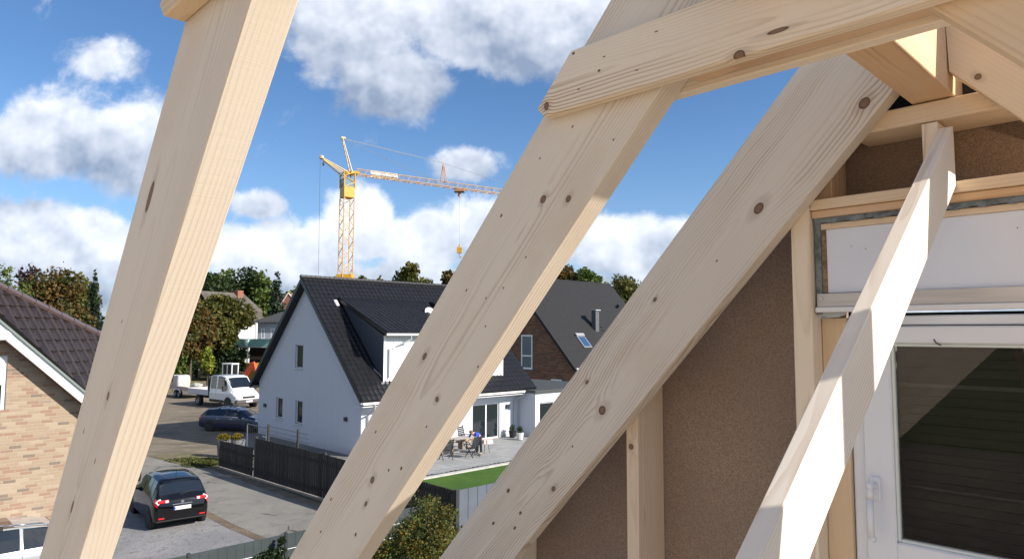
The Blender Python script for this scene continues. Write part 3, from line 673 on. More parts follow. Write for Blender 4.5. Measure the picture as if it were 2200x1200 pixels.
rA,MrA,LA=roofplane(wh,-.45,12.1,RYR,RZR,RYT,RZT,.22,rt_black)
rB,MrB,LB=roofplane(wh,-.45,12.1,RYL,RZL,RYT,RZT,.22,rt_black)
ti=tiled([(-.45,0),(12.1,0),(12.1,LA),(-.45,LA)],.30,.345,.030,.028); k=ti.build('tile_courses',rt_black,recalc=False); k.parent=rA; k.matrix_local=Matrix.Translation((0,0,.012))
m=MB(); 
for i in range(42): m.tube((-.47+i*.30,RYT,RZT+.02),(-.47+i*.30+.29,RYT,RZT+.02),.13,.115,8)
lm(m,'ridge_tiles',rt_black,wh)
m=MB()   # pale soffit boards of the overhanging verge
m.face([(-.44,RYL-.02,RZL-.235),(-.002,RYL-.02,RZL-.235),(-.002,RYT,RZT-.245),(-.44,RYT,RZT-.245)])
m.face([(-.44,RYR+.02,RZR-.235),(-.44,RYT,RZT-.245),(-.002,RYT,RZT-.245),(-.002,RYR+.02,RZR-.235)])
m.face([(-.44,RYL-.02,RZL-.236),(-.44,11.82,RZL-.05),(11,11.82,RZL-.05),(11,RYL-.02,RZL-.236)])
lm(m,'soffit',mat('grey white soffit',(.55,.56,.58),.8),wh)
m=MB(); m.box((-.4,RYR,2.60),(11.9,-.002,2.63)); m.box((-.42,RYR-.10,2.72),(12.0,RYR,2.83)); lm(m,'eave_gutter',mat('white gutter',(.74,.75,.76),.4),wh)
m=MB(); m.path([(.28,RYR-.05,2.74),(.28,RYR-.05,2.45),(.34,-.1,2.12),(.34,-.08,.0)],.045,8); lm(m,'downpipe',zinc,wh)
m=MB(); m.path([(10.95,RYR-.05,2.74),(10.95,RYR-.05,2.5),(10.85,-.1,2.2),(10.85,-.08,.0)],.045,8); lm(m,'downpipe',zinc,wh)
for pts in (((-.02,10.84,1.8),(.0,10.84,1.8)),((-.02,1.4,1.8),(0,1.4,1.8))):
    y_=pts[0][1]; m=MB(); m.box((-.12,y_-.11,1.72),(-.001,y_+.11,1.92)); m.bevel(.01); lm(m,'wall_lamp',blackmetal,wh)
m=MB(); m.box((10.15,-.12,1.75),(10.4,-.001,1.98)); m.bevel(.01); lm(m,'wall_lamp',blackmetal,wh)
# roof vents and dish
zroof=lambda y: RZR+(RZT-RZR)*(y-RYR)/(RYT-RYR)
vm=mat('pale roof vent',(.50,.50,.55),.4)
for px,py in ((722,651),(824,652),(905,656)):
    q=wh.matrix_basis.inverted()@hit(px,py,PV(RYR,0,RZR),wh.matrix_basis.to_3x3()@(MrA.to_3x3()@ZU))
    m=MB(); lx=MrA.inverted()@q; m.prism([(-.11,-.28),(.11,-.28),(.11,.22),(-.11,.22)],0,.10); m.bevel(.03)
    o=m.build('roof_vent',vm); o.parent=wh; o.matrix_local=MrA@Matrix.Translation((lx.x,lx.y,0))
# dormers
clad=mat('anthracite cladding',(.050,.058,.078),.55)
t=NT(clad.node_tree); o=t.obj(); x,y,z=t.sep(o); f=t.m('FRACT',t.m('DIVIDE',y,.16)); b=clad.node_tree.nodes['Principled BSDF']
t.l.new(t.mix(t.ss(f,.1,.04),(.050,.058,.078),(.010,.012,.016)),b.inputs['Base Color'])
wboard=mat('white boards',(.76,.77,.77),.6)
t=NT(wboard.node_tree); o=t.obj(); x,y,z=t.sep(o); f=t.m('FRACT',t.m('DIVIDE',x,.19)); b=wboard.node_tree.nodes['Principled BSDF']
t.l.new(t.mix(t.ss(f,.1,.05),(.76,.77,.77),(.20,.21,.22)),b.inputs['Base Color'])
def dormer(x0,x1,yj,zj):
    y0=.06; zt_=6.16; sl=(zj-(zt_+.12))/(yj+.4)
    dm=MB(); 
    for xs,s in ((x0,0),(x1-.12,0)):
        P_=[(xs,y0,zroof(y0)-.1),(xs,y0,zt_),(xs,yj-.1,zj-.12),(xs,yj,zj-.35)]
        m=[dm.bm.verts.new(p) for p in P_]; n=[dm.bm.verts.new((p[0]+.12,p[1],p[2])) for p in P_]
        dm.bm.faces.new(m); dm.bm.faces.new(n[::-1])
        for i in range(4): dm.bm.faces.new((m[i],m[(i+1)%4],n[(i+1)%4],n[i]))
    d=lm(dm,'dormer_cheek',clad,wh)
    m=MB(); m.box((x0+.12,y0,zroof(y0)-.2),(x1-.12,y0+.1,zt_)); lm(m,'dormer_front',wboard,wh)
    # corner posts, shutter and window band
    for xa in (x0-.01,x1-.16):
        m=MB(); m.box((xa,y0-.03,zroof(y0)-.1),(xa+.17,y0-.002,zt_)); lm(m,'corner_trim',white_m,wh)
    w=x1-x0-1.1
    o=hwin(wh,Matrix(((1,0,0,x0+.55),(0,0,-1,y0-.005),(0,1,0,zroof(y0)+.42),(0,0,0,1))),w,1.62,.05,mull=(w*.5,),sill=False)
    m=MB(); m.box((.03,.52,-.0),(w-.03,1.6,.035)); m.parent=None; k=m.build('roller_blind',wblind); k.parent=o
    M=Matrix.Identity(4)
    d=Vector((0,yj+.4,zj-zt_-.02)); L=d.length; d.normalize(); X=Vector((1,0,0)); n=X.cross(d); M=Matrix((X,d,n)).transposed().to_4x4(); M.translation=Vector((0,-.34,zt_+.02))
    m=MB(); m.prism([(x0-.14,0),(x1+.14,0),(x1+.14,L),(x0-.14,L)],0,.16); dr=lm(m,'dormer_roof',rt_black,wh,M)
    ti=tiled([(x0-.14,0),(x1+.14,0),(x1+.14,L),(x0-.14,L)],.30,.345,.030,.028); k=ti.build('tile_courses',rt_black,recalc=False); k.parent=dr; k.matrix_local=Matrix.Translation((0,0,.172))
    m=MB(); m.box((x0-.14,-.44,zt_),(x1+.14,-.34,zt_+.11)); lm(m,'dormer_gutter',mat_sill,wh)
    return zt_
wblind=mat('white closed blind',(.80,.81,.82),.6)
dormer(1.32,7.0,4.55,zroof(4.55)+.03); dormer(7.9,9.95,4.55,zroof(4.55)+.03)
m=MB(); m.path([(2.75,-.39,6.17),(2.75,-.39,5.95),(1.95,-.02,5.55),(1.62,-.02,5.45),(1.62,-.02,3.95)],.045,8); lm(m,'dormer_downpipe',zinc,wh)
m=MB(); ap=zroof(.0); m.box((1.15,-.03,ap-.02),(1.6,.05,ap+.06)); m.tube((1.15,.7,zroof(.7)+.05),(1.45,-.02,ap+.10),.035,.035,6); lm(m,'lead_flashing',mat('pale flashing',(.28,.27,.29),.6),wh)
q=wh.matrix_basis.inverted()@hit(906,690,PV(RYR+.0,0,RZR),wh.matrix_basis.to_3x3()@(MrA.to_3x3()@ZU))
m=MB(); rows=[]
for i in range(7):
    r_=.31*i/6; rows.append([(r_*math.cos(a*math.pi/8),r_*math.sin(a*math.pi/8),.25*r_*r_) for a in range(16)])
m.grid(rows,closed=True); 
dish=m.build('satellite_dish',mat('grey dish',(.55,.56,.58),.5),smooth=True); dish.parent=wh
dish.matrix_local=Matrix.Translation(q+Vector((-.1,-.9,.55)))@Vector((-.2,-1,.45)).to_track_quat('Z','Y').to_matrix().to_4x4()
m=MB(); m.path([(0,0,0),(0,.0,-.25),(0,-.4,-.6)],.025,6); k=m.build('dish_arm',zinc); k.parent=dish
# annex
m=MB(); m.prism([(11.2,-1.5),(18.5,-1.5),(18.5,6),(11.765,6),(11.765,-.004),(11.2,-.004)],0,2.70); an=lm(m,'annex_wall',plaster,wh); bpy.context.view_layer.update(); cut(an,[((11.6,-1.6,.06),(14.2,-1.3,2.1))])
m=MB(); m.box((11.05,-1.65,2.70),(18.7,-.02,2.86)); m.box((11.82,-.02,2.70),(18.7,6.1,2.86)); m.bevel(.01); lm(m,'annex_roof',mat('dark bitumen roof',(.05,.055,.055),.7),wh)
hwin(wh,Matrix(((1,0,0,11.6),(0,0,-1,-1.40),(0,1,0,.06),(0,0,0,1))),2.6,2.04,.08,name='terrace_door',mull=(1.35,),sill=False)
# ---- brick house behind on the right
E0=Vector((5.6,65,0)); bh=empty('brick_house',E0,RZ,'red brown brick house with steep grey slate roof, chimney and skylight','house')
bk=bricks('red brown brick',(.20,.095,.06),(.26,.13,.08),(.14,.07,.05),(.20,.17,.14),bw=.5,bh=.16,mort=.02,bumpd=.006,darkf=.1)
HW=8.2; EZ=3.45; RZ2=12.25
WM=Matrix(((0,0,-1,0),(-1,0,0,0),(0,1,0,0),(0,0,0,1)))   # local X = -y (right), Y = up, Z = -x (towards us)
m=MB(); m.prism([(0,0),(0,EZ-.1),(-HW,RZ2-.35),(-2*HW,EZ-.1),(-2*HW,0)],-.3,0)
w2=lm(m,'gable_wall',bk,bh,Matrix(((0,0,-1,.4),(-1,0,0,0),(0,1,0,0),(0,0,0,1))))
m=MB(); m.box((.4,0,0),(.6,EZ+.6,16)); 
SM=Matrix(((1,0,0,.7),(0,0,-1,0.2),(0,1,0,0),(0,0,0,1)))
m.bm.free(); m=MB(); m.prism([(0,0),(15.3,0),(15.3,EZ-.1),(0,EZ-.1)],-.3,.2); lm(m,'side_wall',bk,bh,SM)
GWM=bh.matrix_basis@Matrix(((0,0,-1,.4),(-1,0,0,0),(0,1,0,0),(0,0,0,1)))
def h2win(x0,y0,x1,y1,**k):
    a=hloc(GWM,x0,y1); b_=hloc(GWM,x1,y0); M=Matrix(((0,0,-1,.4),(-1,0,0,0),(0,1,0,0),(0,0,0,1)))@Matrix.Translation((a[0],a[1],.03))
    return hwin(bh,M,b_[0]-a[0],b_[1]-a[1],**k)
h2win(1120,719,1144,791,frm=.14,gl=gblue,bars=(1.3,)); h2win(1184,815,1207,838,frm=.14)
h2win(1138,817,1160,850,frm=.12,gl=mat('white blind',(.7,.7,.7),.6))
m=MB(); a=hloc(GWM,1136,812); m.box((a[0]-.1,a[1]-.2,0),(a[0]+2.0,a[1]+.15,.06)); o=lm(m,'brick_lintel',mat('red soldier course',(.27,.09,.06),.9,var=.4,vs=8),bh,Matrix(((0,0,-1,.4),(-1,0,0,0),(0,1,0,0),(0,0,0,1))))
ra,M2a,L2=roofplane(bh,-.1,16.6,-.55,EZ-.45,HW,RZ2,.25,rt_grey); rb,_,_=roofplane(bh,-.1,16.6,2*HW+.55,EZ-.45,HW,RZ2,.25,rt_grey)
m=MB(); m.box((-.05,-.72,EZ-.5),(16.4,-.57,EZ-.36)); lm(m,'gutter',mat_sill,bh)
R2n=bh.matrix_basis.to_3x3()@(M2a.to_3x3()@ZU); R2o=bh.matrix_basis@Vector((0,-.55,EZ-.45))
def onr2(px,py): return (M2a.inverted()@(bh.matrix_basis.inverted()@hit(px,py,R2o,R2n)))
q=onr2(1279,706); qq=M2a@q
m=MB(); m.box((qq.x-.28,qq.y-.28,qq.z-.6),(qq.x+.28,qq.y+.28,qq.z+1.9)); ch=lm(m,'chimney',mat('slate clad chimney',(.10,.105,.115),.5,var=.2),bh)
m=MB(); m.box((qq.x-.4,qq.y-.4,qq.z+1.9),(qq.x+.4,qq.y+.4,qq.z+2.0)); k=m.build('chimney_cap',zinc); k.parent=ch
c1=onr2(1234,716); c2=onr2(1276,746)
sk=MB(); sk.box((0,0,.0),(1.25,1.75,.10)); sk.bevel(.02)
so_=sk.build('skylight',mat('grey skylight frame',(.18,.18,.19),.5)); so_.parent=bh; so_.matrix_local=M2a@Matrix.Translation((min(c1.x,c2.x)-.1,min(c1.y,c2.y)-.05,0))
sk=MB(); sk.box((.16,.16,.10),(1.09,1.42,.106)); k=sk.build('skylight_pane',mat('blue sky glass',(.03,.07,.16),.08,spec=1.)); k.parent=so_
sk=MB(); sk.box((0,1.52,.1),(1.25,1.85,.19)); k=sk.build('skylight_box',mat('pale skylight box',(.30,.30,.32),.4)); k.parent=so_
q=onr2(1325,660); m=MB(); m.prism([(-.1,-.15),(.1,-.15),(.1,.15),(-.1,.15)],0,.45); o=m.build('roof_vent',blackmetal); o.parent=bh; o.matrix_local=M2a@Matrix.Translation((q.x,q.y,0))
m=MB()
for i in range(7):
    a=onr2(1287+i*5.2,695+i*7.2); m.box((a.x-.25,a.y-.05,0),(a.x+.25,a.y+.06,.1))
o=m.build('roof_steps',blackmetal); o.parent=bh; o.matrix_local=M2a
# ---- brick house on the left
LH=C0+U*21.36; LH.z=0; lh=empty('brick_house',LH,RZ,'buff brick house with dark brown tiled roof at the left edge','house')
bkl=bricks('buff mixed brick',(.33,.25,.18),(.385,.305,.225),(.29,.185,.135),(.36,.30,.24),bw=.27,bh=.084,mort=.010,dark=(.19,.15,.12),darkf=.10)
WL=Matrix(((1,0,0,0),(0,0,-1,0),(0,1,0,0),(0,0,0,1)))   # X along V, Y up, Z towards us
rz=lambda v:EYE+.25-(v-2.91)*.968
vR=5.35
m=MB(); m.prism([(-9,0),(vR,0),(vR,rz(vR)-.3),(-1,rz(-1)-.3),(-9,rz(-1)-.3)],-.4,0); wl_=lm(m,'wall',bkl,lh,WL)
bpy.context.view_layer.update(); cut(wl_,[((1.7,EYE-1.95,-.12),(3.17,EYE-.60,.1))])
o=hwin(lh,WL@Matrix.Translation((1.7,EYE-1.95,-.05)),1.47,1.35,.09,sill=False)
shm=mat('white roller shutter',(.74,.75,.77),.5); t=NT(shm.node_tree); oo=t.obj(); x,y,z=t.sep(oo); f=t.m('FRACT',t.m('DIVIDE',y,.055)); b=shm.node_tree.nodes['Principled BSDF']; t.l.new(t.mix(t.ss(f,.25,.1),(.76,.77,.79),(.36,.38,.42)),b.inputs['Base Color'])
m=MB(); m.box((.06,.62,.0),(1.41,1.33,.03)); k=m.build('roller_blind',shm); k.parent=o
# verge board and soffit along the rake
th_=math.atan(.968); RX=Vector((math.cos(th_),0,-math.sin(th_))); RYv=Vector((math.sin(th_),0,math.cos(th_)))
MR=Matrix((RX,RYv,RX.cross(RYv))).transposed().to_4x4(); 
e=Vector((2.91,-.40,EYE+.25)); MR.translation=e
m=MB(); m.box((-6,-.23,-.03),((vR-2.91)/math.cos(th_)+.5,-.02,0.0)); lm(m,'verge_board',mat('white verge board',(.80,.81,.82),.5),lh,MR)
m=MB(); m.box((-6,-.25,-.43),((vR-2.91)/math.cos(th_)+.5,-.232,.0)); lm(m,'soffit',mat('brown soffit',(.10,.055,.04),.8),lh,MR)
m=MB(); m.box((-6,-.02,-.43),((vR-2.91)/math.cos(th_)+.55,.03,.06)); lm(m,'verge_trim',mat('green grey verge tile',(.16,.20,.19),.6),lh,MR)
q=lh.matrix_basis.inverted()@hit(8,719,LH-U*.25,-U); m=MB(); m.box((q.x-.25,-.42,q.z-.13),(q.x+.16,-.002,q.z+.13)); m.bevel(.03); lm(m,'purlin_end',white_m,lh)
# tiled face that leans back behind the verge
fi=R(52); Wd=Vector((0,math.cos(fi),math.sin(fi))); nrm=RX.cross(Wd).normalized()
if nrm.y>0: nrm=-nrm
hdir=ZU.cross(nrm).normalized(); 
if hdir.x<0: hdir=-hdir
updir=nrm.cross(hdir).normalized()
if updir.z<0: updir=-updir
nrm=hdir.cross(updir)
MT=Matrix((hdir,updir,nrm)).transposed().to_4x4(); MT.translation=e+RYv*.03
Mw=lh.matrix_basis@MT
pA=hloc(Mw,0,616); pB=hloc(Mw,207,716); pC=hloc(Mw,182,838); pD=hloc(Mw,0,676)
ext=lambda a,b,k:(a[0]+(a[0]-b[0])*k,a[1]+(a[1]-b[1])*k)
pA2=ext(pA,pB,.22); pD2=ext(pD,pC,.22); pB2=ext(pB,pA,.12); pC2=ext(pC,pD,.22)
m=MB(); m.prism([pD2,pC2,pB2,pA2],-.12,0)
ro_=lm(m,'roof',rt_under,lh,MT)
ti=tiled([pD2,pC2,pB2,pA2],.30,.34,.030,.03); k=ti.build('tile_courses',rt_brown,recalc=False); k.parent=ro_; k.matrix_local=Matrix.Translation((0,0,.012))
m=MB(); d=Vector((pB2[0]-pA2[0],pB2[1]-pA2[1],0)); n_=int(d.length/.36); 
for i in range(n_):
    a=Vector((*pA2,.03))+d*(i/n_); b_=Vector((*pA2,.03))+d*((i+.98)/n_); m.tube(a,b_,.10,.085,8)
lm(m,'hip_tiles',mat('glossy brown hip tiles',(.10,.07,.068),.22,spec=.8),lh,MT)
m=MB(); d=Vector((pC2[0]-pD2[0],pC2[1]-pD2[1],0)); n_=int(d.length/.5)
for i in range(n_):
    a=Vector((*pD2,.0))+d*(i/n_); b_=a+d/n_; c_=Vector((b_.x,a.y,0)); m.prism([(a.x,a.y),(b_.x,b_.y),(b_.x,a.y)],-.03,.04)
lm(m,'cut_tiles',rt_brown,lh,MT)
# ================================================================ fences and gate
slat=mat('dark brown fence slats',(.020,.016,.015),.75,var=.45,vs=6)
def on_line(px,py,P0,D): # distance along a ground line hit by the pixel column
    d=ray(px,py); h=Vector((d.x,d.y)); a=Vector((D.x,D.y)); b=Vector((P0.x,P0.y))
    den=h.x*(-a.y)+h.y*a.x
    return (b.x*(h.y)-b.y*h.x)/(a.y*h.x-a.x*h.y) if abs(a.y*h.x-a.x*h.y)>1e-9 else 0
FD2=(FD+V*.037).normalized(); fe=empty('slat_fence',F0,math.atan2(FD2.y,FD2.x),'long dark fence of upright slats along the asphalt road','fence')
def slats(x0,x1,h0,h1,name='slat_panel'):
    m=MB(); n=int((x1-x0)/.125)
    for i in range(n):
        x_=x0+(x1-x0)*i/n; h=h0+(h1-h0)*i/n+random.uniform(-.008,.008)
        m.box((x_+.01,-.012,.10),(x_+.108,.012+random.uniform(-.004,.004),h))
    m.box((x0,.013,.35),(x1,.05,.43)); m.box((x0,.013,h0-.35),(x1,.05,h0-.27))
    return lm(m,name,slat,fe)
slats(0,3.35,1.26,1.30); slats(3.55,9.0,1.74,1.72); slats(9.05,16.45,1.71,1.52)
for x_,h in ((0,1.3),(3.45,1.78),(9.02,1.76),(13,1.66),(16.45,1.54)):
    m=MB(); m.box((x_-.05,.02,0),(x_+.05,.12,h)); lm(m,'fence_post',blackmetal,fe)
m=MB(); m.box((-.05,-.06,0),(16.2,.04,.07)); lm(m,'kerb_edge',mat('pale edging',(.36,.31,.26),.85,var=.3),fe)
# privacy fence at the bottom
pan=mat('anthracite privacy panel',(.040,.052,.056),.55,var=.2,vs=1.5)
panb=mat('blue grey privacy panel',(.095,.11,.14),.6,var=.15,vs=1.5)
pf=empty('privacy_fence',PV(-14,-18),RZ,'low anthracite panel fence with thin rails at the bottom of the picture','fence')
for i in range(5):
    x0=i*2.35; m=MB(); m.box((x0+.04,-.012,.05),(x0+2.31,.012,1.27))
    for k in range(11): m.box((x0+.04+k*.21,-.018,.07),(x0+.045+k*.21,.018,1.25))
    lm(m,'fence_panel',pan,pf)
    for z_ in (.55,.9): m=MB(); m.tube((x0+.04,-.03,z_),(x0+2.31,-.03,z_),.008,.008,5); lm(m,'fence_rail',mat_sill,pf)
    m=MB(); m.box((x0-.03,-.04,0),(x0+.04,.04,1.3)); lm(m,'fence_post',blackmetal,pf)
pg=empty('panel_fence',PV(-14.06,-5.42),RZ,'blue grey metal panel fence at the edge of the green lawn','fence')
for i in range(4):
    x0=i*2.4; m=MB()
    for k in range(12): m.box((x0+.05+k*.195,-.015+.012*(k%2),.05),(x0+.05+k*.195+.19,.012+.012*(k%2),1.50))
    lm(m,'fence_panel',panb,pg)
    m=MB(); m.box((x0-.04,-.05,0),(x0+.05,.05,1.53)); 
    for k in range(7): m.ball((x0+.0,-.055,.12+k*.22),.012,1)
    lm(m,'fence_post',blackmetal,pg)
# gate and wire mesh
gt=G(545,962); Gq=(Vector((gt.x,gt.y,0))-PV(0,0)).dot(V)
def at_q(px,q):
    d=ray(px,900); o=PV(0,q); k=((o-C0)@V)/(d@V); return (C0+d*k-PV(0,0)).dot(U)
Q0=-4.3
pgL,pgR,pmL,pmR=at_q(531,Q0),at_q(577,Q0),at_q(579,Q0),at_q(641,Q0)
ga=empty('garden_gate',PV(pgL,Q0),math.atan2(-U.y,-U.x),'galvanised garden gate with a lever handle between the fence and the white house','gate')
gw_=pgL-pgR; H_=1.75
m=MB(); m.tube((.05,0,.1),(.05,0,H_),.028); m.tube((gw_-.05,0,.1),(gw_-.05,0,H_),.028); m.tube((.05,0,H_),(gw_-.05,0,H_),.028); m.tube((.05,0,.12),(gw_-.05,0,.12),.028)
lm(m,'gate_frame',mat('galvanised tube',(.20,.22,.25),.4,metal=.5),ga)
m=MB()
for k in range(12): m.tube((.05+(gw_-.1)*k/11,0,.1),(.05+(gw_-.1)*k/11,0,H_),.005,n=4)
lm(m,'gate_infill',blackmetal,ga)
m=MB(); m.path([(gw_-.05,-.04,1.35),(gw_-.05,-.1,1.35),(gw_-.35,-.1,1.36)],.025,6); m.box((gw_-.09,-.06,1.15),(gw_-.01,-.02,1.55)); lm(m,'gate_handle',mat('bright handle',(.75,.76,.78),.25,metal=.6),ga)
m=MB(); m.box((gw_,-.05,0),(gw_+.09,.05,1.95)); lm(m,'gate_post',blackmetal,ga)
wf=empty('wire_fence',PV(pmL,Q0),math.atan2(-U.y,-U.x),'wire mesh fence panel with dark post in front of the white gable','fence')
wl2=pmL-pmR; m=MB()
for k in range(10): m.tube((0,0,.15+k*.19),(wl2+1.0,0,.15+k*.19),.0085,n=4)
for k in range(int((wl2+1)/.11)): m.tube((k*.11,.006,.1),(k*.11,.006,1.9),.003,n=4)
lm(m,'wire_mesh',blackmetal,wf)
m=MB(); m.box((wl2-.04,-.04,0),(wl2+.05,.04,2.0)); lm(m,'fence_post',mat('black post',(.02,.02,.025),.6),wf)
# ================================================================ vehicles
chrome=mat('chrome',(.8,.8,.82),.12,metal=1.); rubber=mat('tyre rubber',(.018,.018,.018),.85); rimm=mat('alloy rim',(.42,.43,.45),.35,metal=.7)
redl=mat('red lamp glass',(.55,.015,.02),.12,spec=.8); clear=mat('clear lamp glass',(.75,.72,.74),.1,spec=1.); arch=mat('black plastic trim',(.02,.02,.02),.7); platew=mat('number plate white',(.78,.78,.80),.4); platet=mat('plate lettering',(.02,.02,.03),.5); plateb=mat('plate blue',(.02,.05,.4),.4)
def paint(name,c,metal=.2,rough=.25): return mat(name,c,rough,metal=metal,coat=.8,spec=.6)
class Shell:
    def __init__(s,st): s.st=st
    def at(s,x):
        st=s.st
        for i in range(len(st)-1):
            if x<=st[i+1][0]: break
        a,b=st[i],st[i+1]; f=(x-a[0])/(b[0]-a[0]) if b[0]>a[0] else 0; f=max(0,min(1,f))
        return [a[k]+(b[k]-a[k])*f for k in range(7)]
    def prof(s,x):
        _,zb,zl,zt_,wb,wl,wt_=s.at(x)
        zm=zb+(zl-zb)*.42
        return [(wb*.9,zb),(wb,zb+.06),(wl*1.0+.012,zm),(wl,zl-.10),(wl*.985,zl),(wt_+(wl-wt_)*.08,zt_-(zt_-zl)*.10),(wt_*.92,zt_),(wt_*.5,zt_+.022),(0,zt_+.03)]
    def pt(s,x,k,side=1):   # k float index
        p=s.prof(x); i=min(int(k),len(p)-2); f=k-i
        return Vector((x,side*(p[i][0]*(1-f)+p[i+1][0]*f),p[i][1]*(1-f)+p[i+1][1]*f))
    def body(s,m):
        rows=[]
        xs=[]
        for i in range(len(s.st)-1):
            a,b=s.st[i][0],s.st[i+1][0]; n=max(1,int((b-a)/.18))
            xs+=[a+(b-a)*j/n for j in range(n)]
        xs.append(s.st[-1][0])
        for x in xs:
            p=s.prof(x); rows.append([(x,-a,b) for a,b in p]+[(x,a,b) for a,b in p[-2::-1]])
        vs=m.grid(rows)
        m.bm.faces.new(vs[0]); m.bm.faces.new(vs[-1][::-1])
        for i in range(len(vs)-1):
            m.bm.faces.new((vs[i][0],vs[i+1][0],vs[i+1][-1],vs[i][-1]))
    def patch(s,m,xa,xb,k0,k1,side=1,off=.006,nx=4,nk=3,xa2=None,xb2=None):
        "glass patch on the shell; xa2/xb2 give the ends along its upper edge"
        rows=[]
        for j in range(nk+1):
            f=j/nk; k=k0+(k1-k0)*f; A=xa+((xa2 if xa2 is not None else xa)-xa)*f; B_=xb+((xb2 if xb2 is not None else xb)-xb)*f
            r=[]
            for i in range(nx+1):
                x=A+(B_-A)*i/nx; p=s.pt(x,k,side); e=.01
                dx=s.pt(x+e,k,side)-s.pt(x-e,k,side); dk=s.pt(x,min(k+.02,7.99),side)-s.pt(x,k-.02,side)
                n=dx.cross(dk)
                if n.length<1e-9: n=Vector((0,side,0))
                n.normalize()
                if n.z<0 and abs(n.z)>.3 or n.y*side<0 and abs(n.z)<.6: n=-n
                r.append(p+n*off)
            rows.append(r)
        m.grid(rows)
def wheel(parent,x,y,r=.31,w=.2,side=1,sp=5):
    t_=MB(); ys=y*side; 
    prof=[(r*.62,-w/2),(r*.93,-w/2),(r,-w/2+.03),(r,w/2-.03),(r*.93,w/2),(r*.62,w/2)]
    rows=[[Vector((x+a*math.cos(q*math.pi/12),ys-side*w/2+b,r+a*math.sin(q*math.pi/12))) for q in range(24)] for a,b in prof]
    t_.grid(rows,closed=True); wh_=t_.build('wheel',rubber,smooth=True); wh_.parent=parent
    m=MB(); yo=ys-side*.035
    c=[(x,yo,r)]
    for q in range(sp*2):
        a0=q*math.pi/sp
        if q%2==0: m.face([(x,yo,r),(x+r*.62*math.cos(a0),yo,r+r*.62*math.sin(a0)),(x+r*.62*math.cos(a0+.36),yo,r+r*.62*math.sin(a0+.36))])
    m.tube((x,yo-.02*side,r),(x,yo+.012*side,r),r*.16,n=10)
    rows=[[Vector((x+rr*math.cos(q*math.pi/12),yy,r+rr*math.sin(q*math.pi/12))) for q in range(24)] for rr,yy in ((r*.64,yo+side*.03),(r*.56,yo))]
    m.grid(rows,closed=True)
    k=m.build('rim',rimm); k.parent=wh_
    m=MB(); m.tube((x,yo-side*.05,r),(x,yo-side*.045,r),r*.62,n=20); k=m.build('brake_disc',arch); k.parent=wh_
def lens(parent,sh,name,xa,xb,k0,k1,side,material,off=.01,**k):
    m=MB(); sh.patch(m,xa,xb,k0,k1,side,off,**k); o=m.build(name,material); o.parent=parent; return o
def numberplate(parent,x,z,back=True,text=None):
    s=-1 if back else 1
    m=MB(); m.box((x-.006,-.26,z),(x+.006,.26,z+.11)); m.bevel(.002); o=m.build('number_plate',platew); o.parent=parent
    m=MB(); yb=.26 if back else -.26; m.box((x+s*.0065-.001,min(yb,yb*.84),z+.004),(x+s*.0065+.001,max(yb,yb*.84),z+.106)); k=m.build('plate_band',plateb); k.parent=o
    if text:
        cu=bpy.data.curves.new('t','FONT'); cu.body=text; cu.size=.105; cu.align_x='CENTER'; cu.extrude=.0008
        to=bpy.data.objects.new('t',cu); COL.objects.link(to); bpy.context.view_layer.update()
        me=bpy.data.meshes.new_from_object(to.evaluated_get(bpy.context.evaluated_depsgraph_get())); bpy.data.objects.remove(to)
        to=bpy.data.objects.new('plate_lettering',me); COL.objects.link(to); me.materials.append(platet); to.parent=o
        to.matrix_local=Matrix(((0,0,s,x+s*.008),(s*1.0,0,0,-.02*s),(0,1,0,z+.018),(0,0,0,1)))
def base_car(name,loc_,ang,st,pm,label,cat,wx,scale=1,wr=.31,group=None,tint=None):
    c=empty(name,loc_,ang,label,cat,group,scale=scale); sh=Shell(st); m=MB(); sh.body(m); b=m.build('body',pm,smooth=False); b.parent=c
    for p in b.data.polygons: p.use_smooth=True
    b.data.set_sharp_from_angle(angle=R(38)) if hasattr(b.data,'set_sharp_from_angle') else None
    for x in wx:
        for sd_ in (1,-1):
            yy=sh.at(x)[5]+.012
            m=MB(); m.tube((x,sd_*(yy-.12),wr*1.0),(x,sd_*(yy+.004),wr*1.0),wr*1.16,n=24); k=m.build('wheel_arch',arch); k.parent=c
            wheel(c,x,yy+.012,wr,.2,sd_)
    return c,sh
HST=[(-1.95,.34,.80,.86,.66,.70,.62),(-1.90,.26,.88,.93,.76,.77,.68),(-1.80,.23,.91,1.06,.80,.81,.70),(-1.55,.21,.93,1.42,.82,.83,.63),(-1.40,.21,.93,1.49,.83,.835,.61),(-.6,.2,.93,1.545,.835,.84,.61),(.1,.2,.91,1.52,.835,.84,.61),(.38,.2,.90,1.44,.835,.84,.62),(1.02,.2,.88,1.00,.83,.82,.68),(1.5,.21,.80,.90,.82,.80,.68),(1.82,.26,.66,.76,.78,.74,.6),(1.97,.34,.5,.58,.62,.6,.5)]
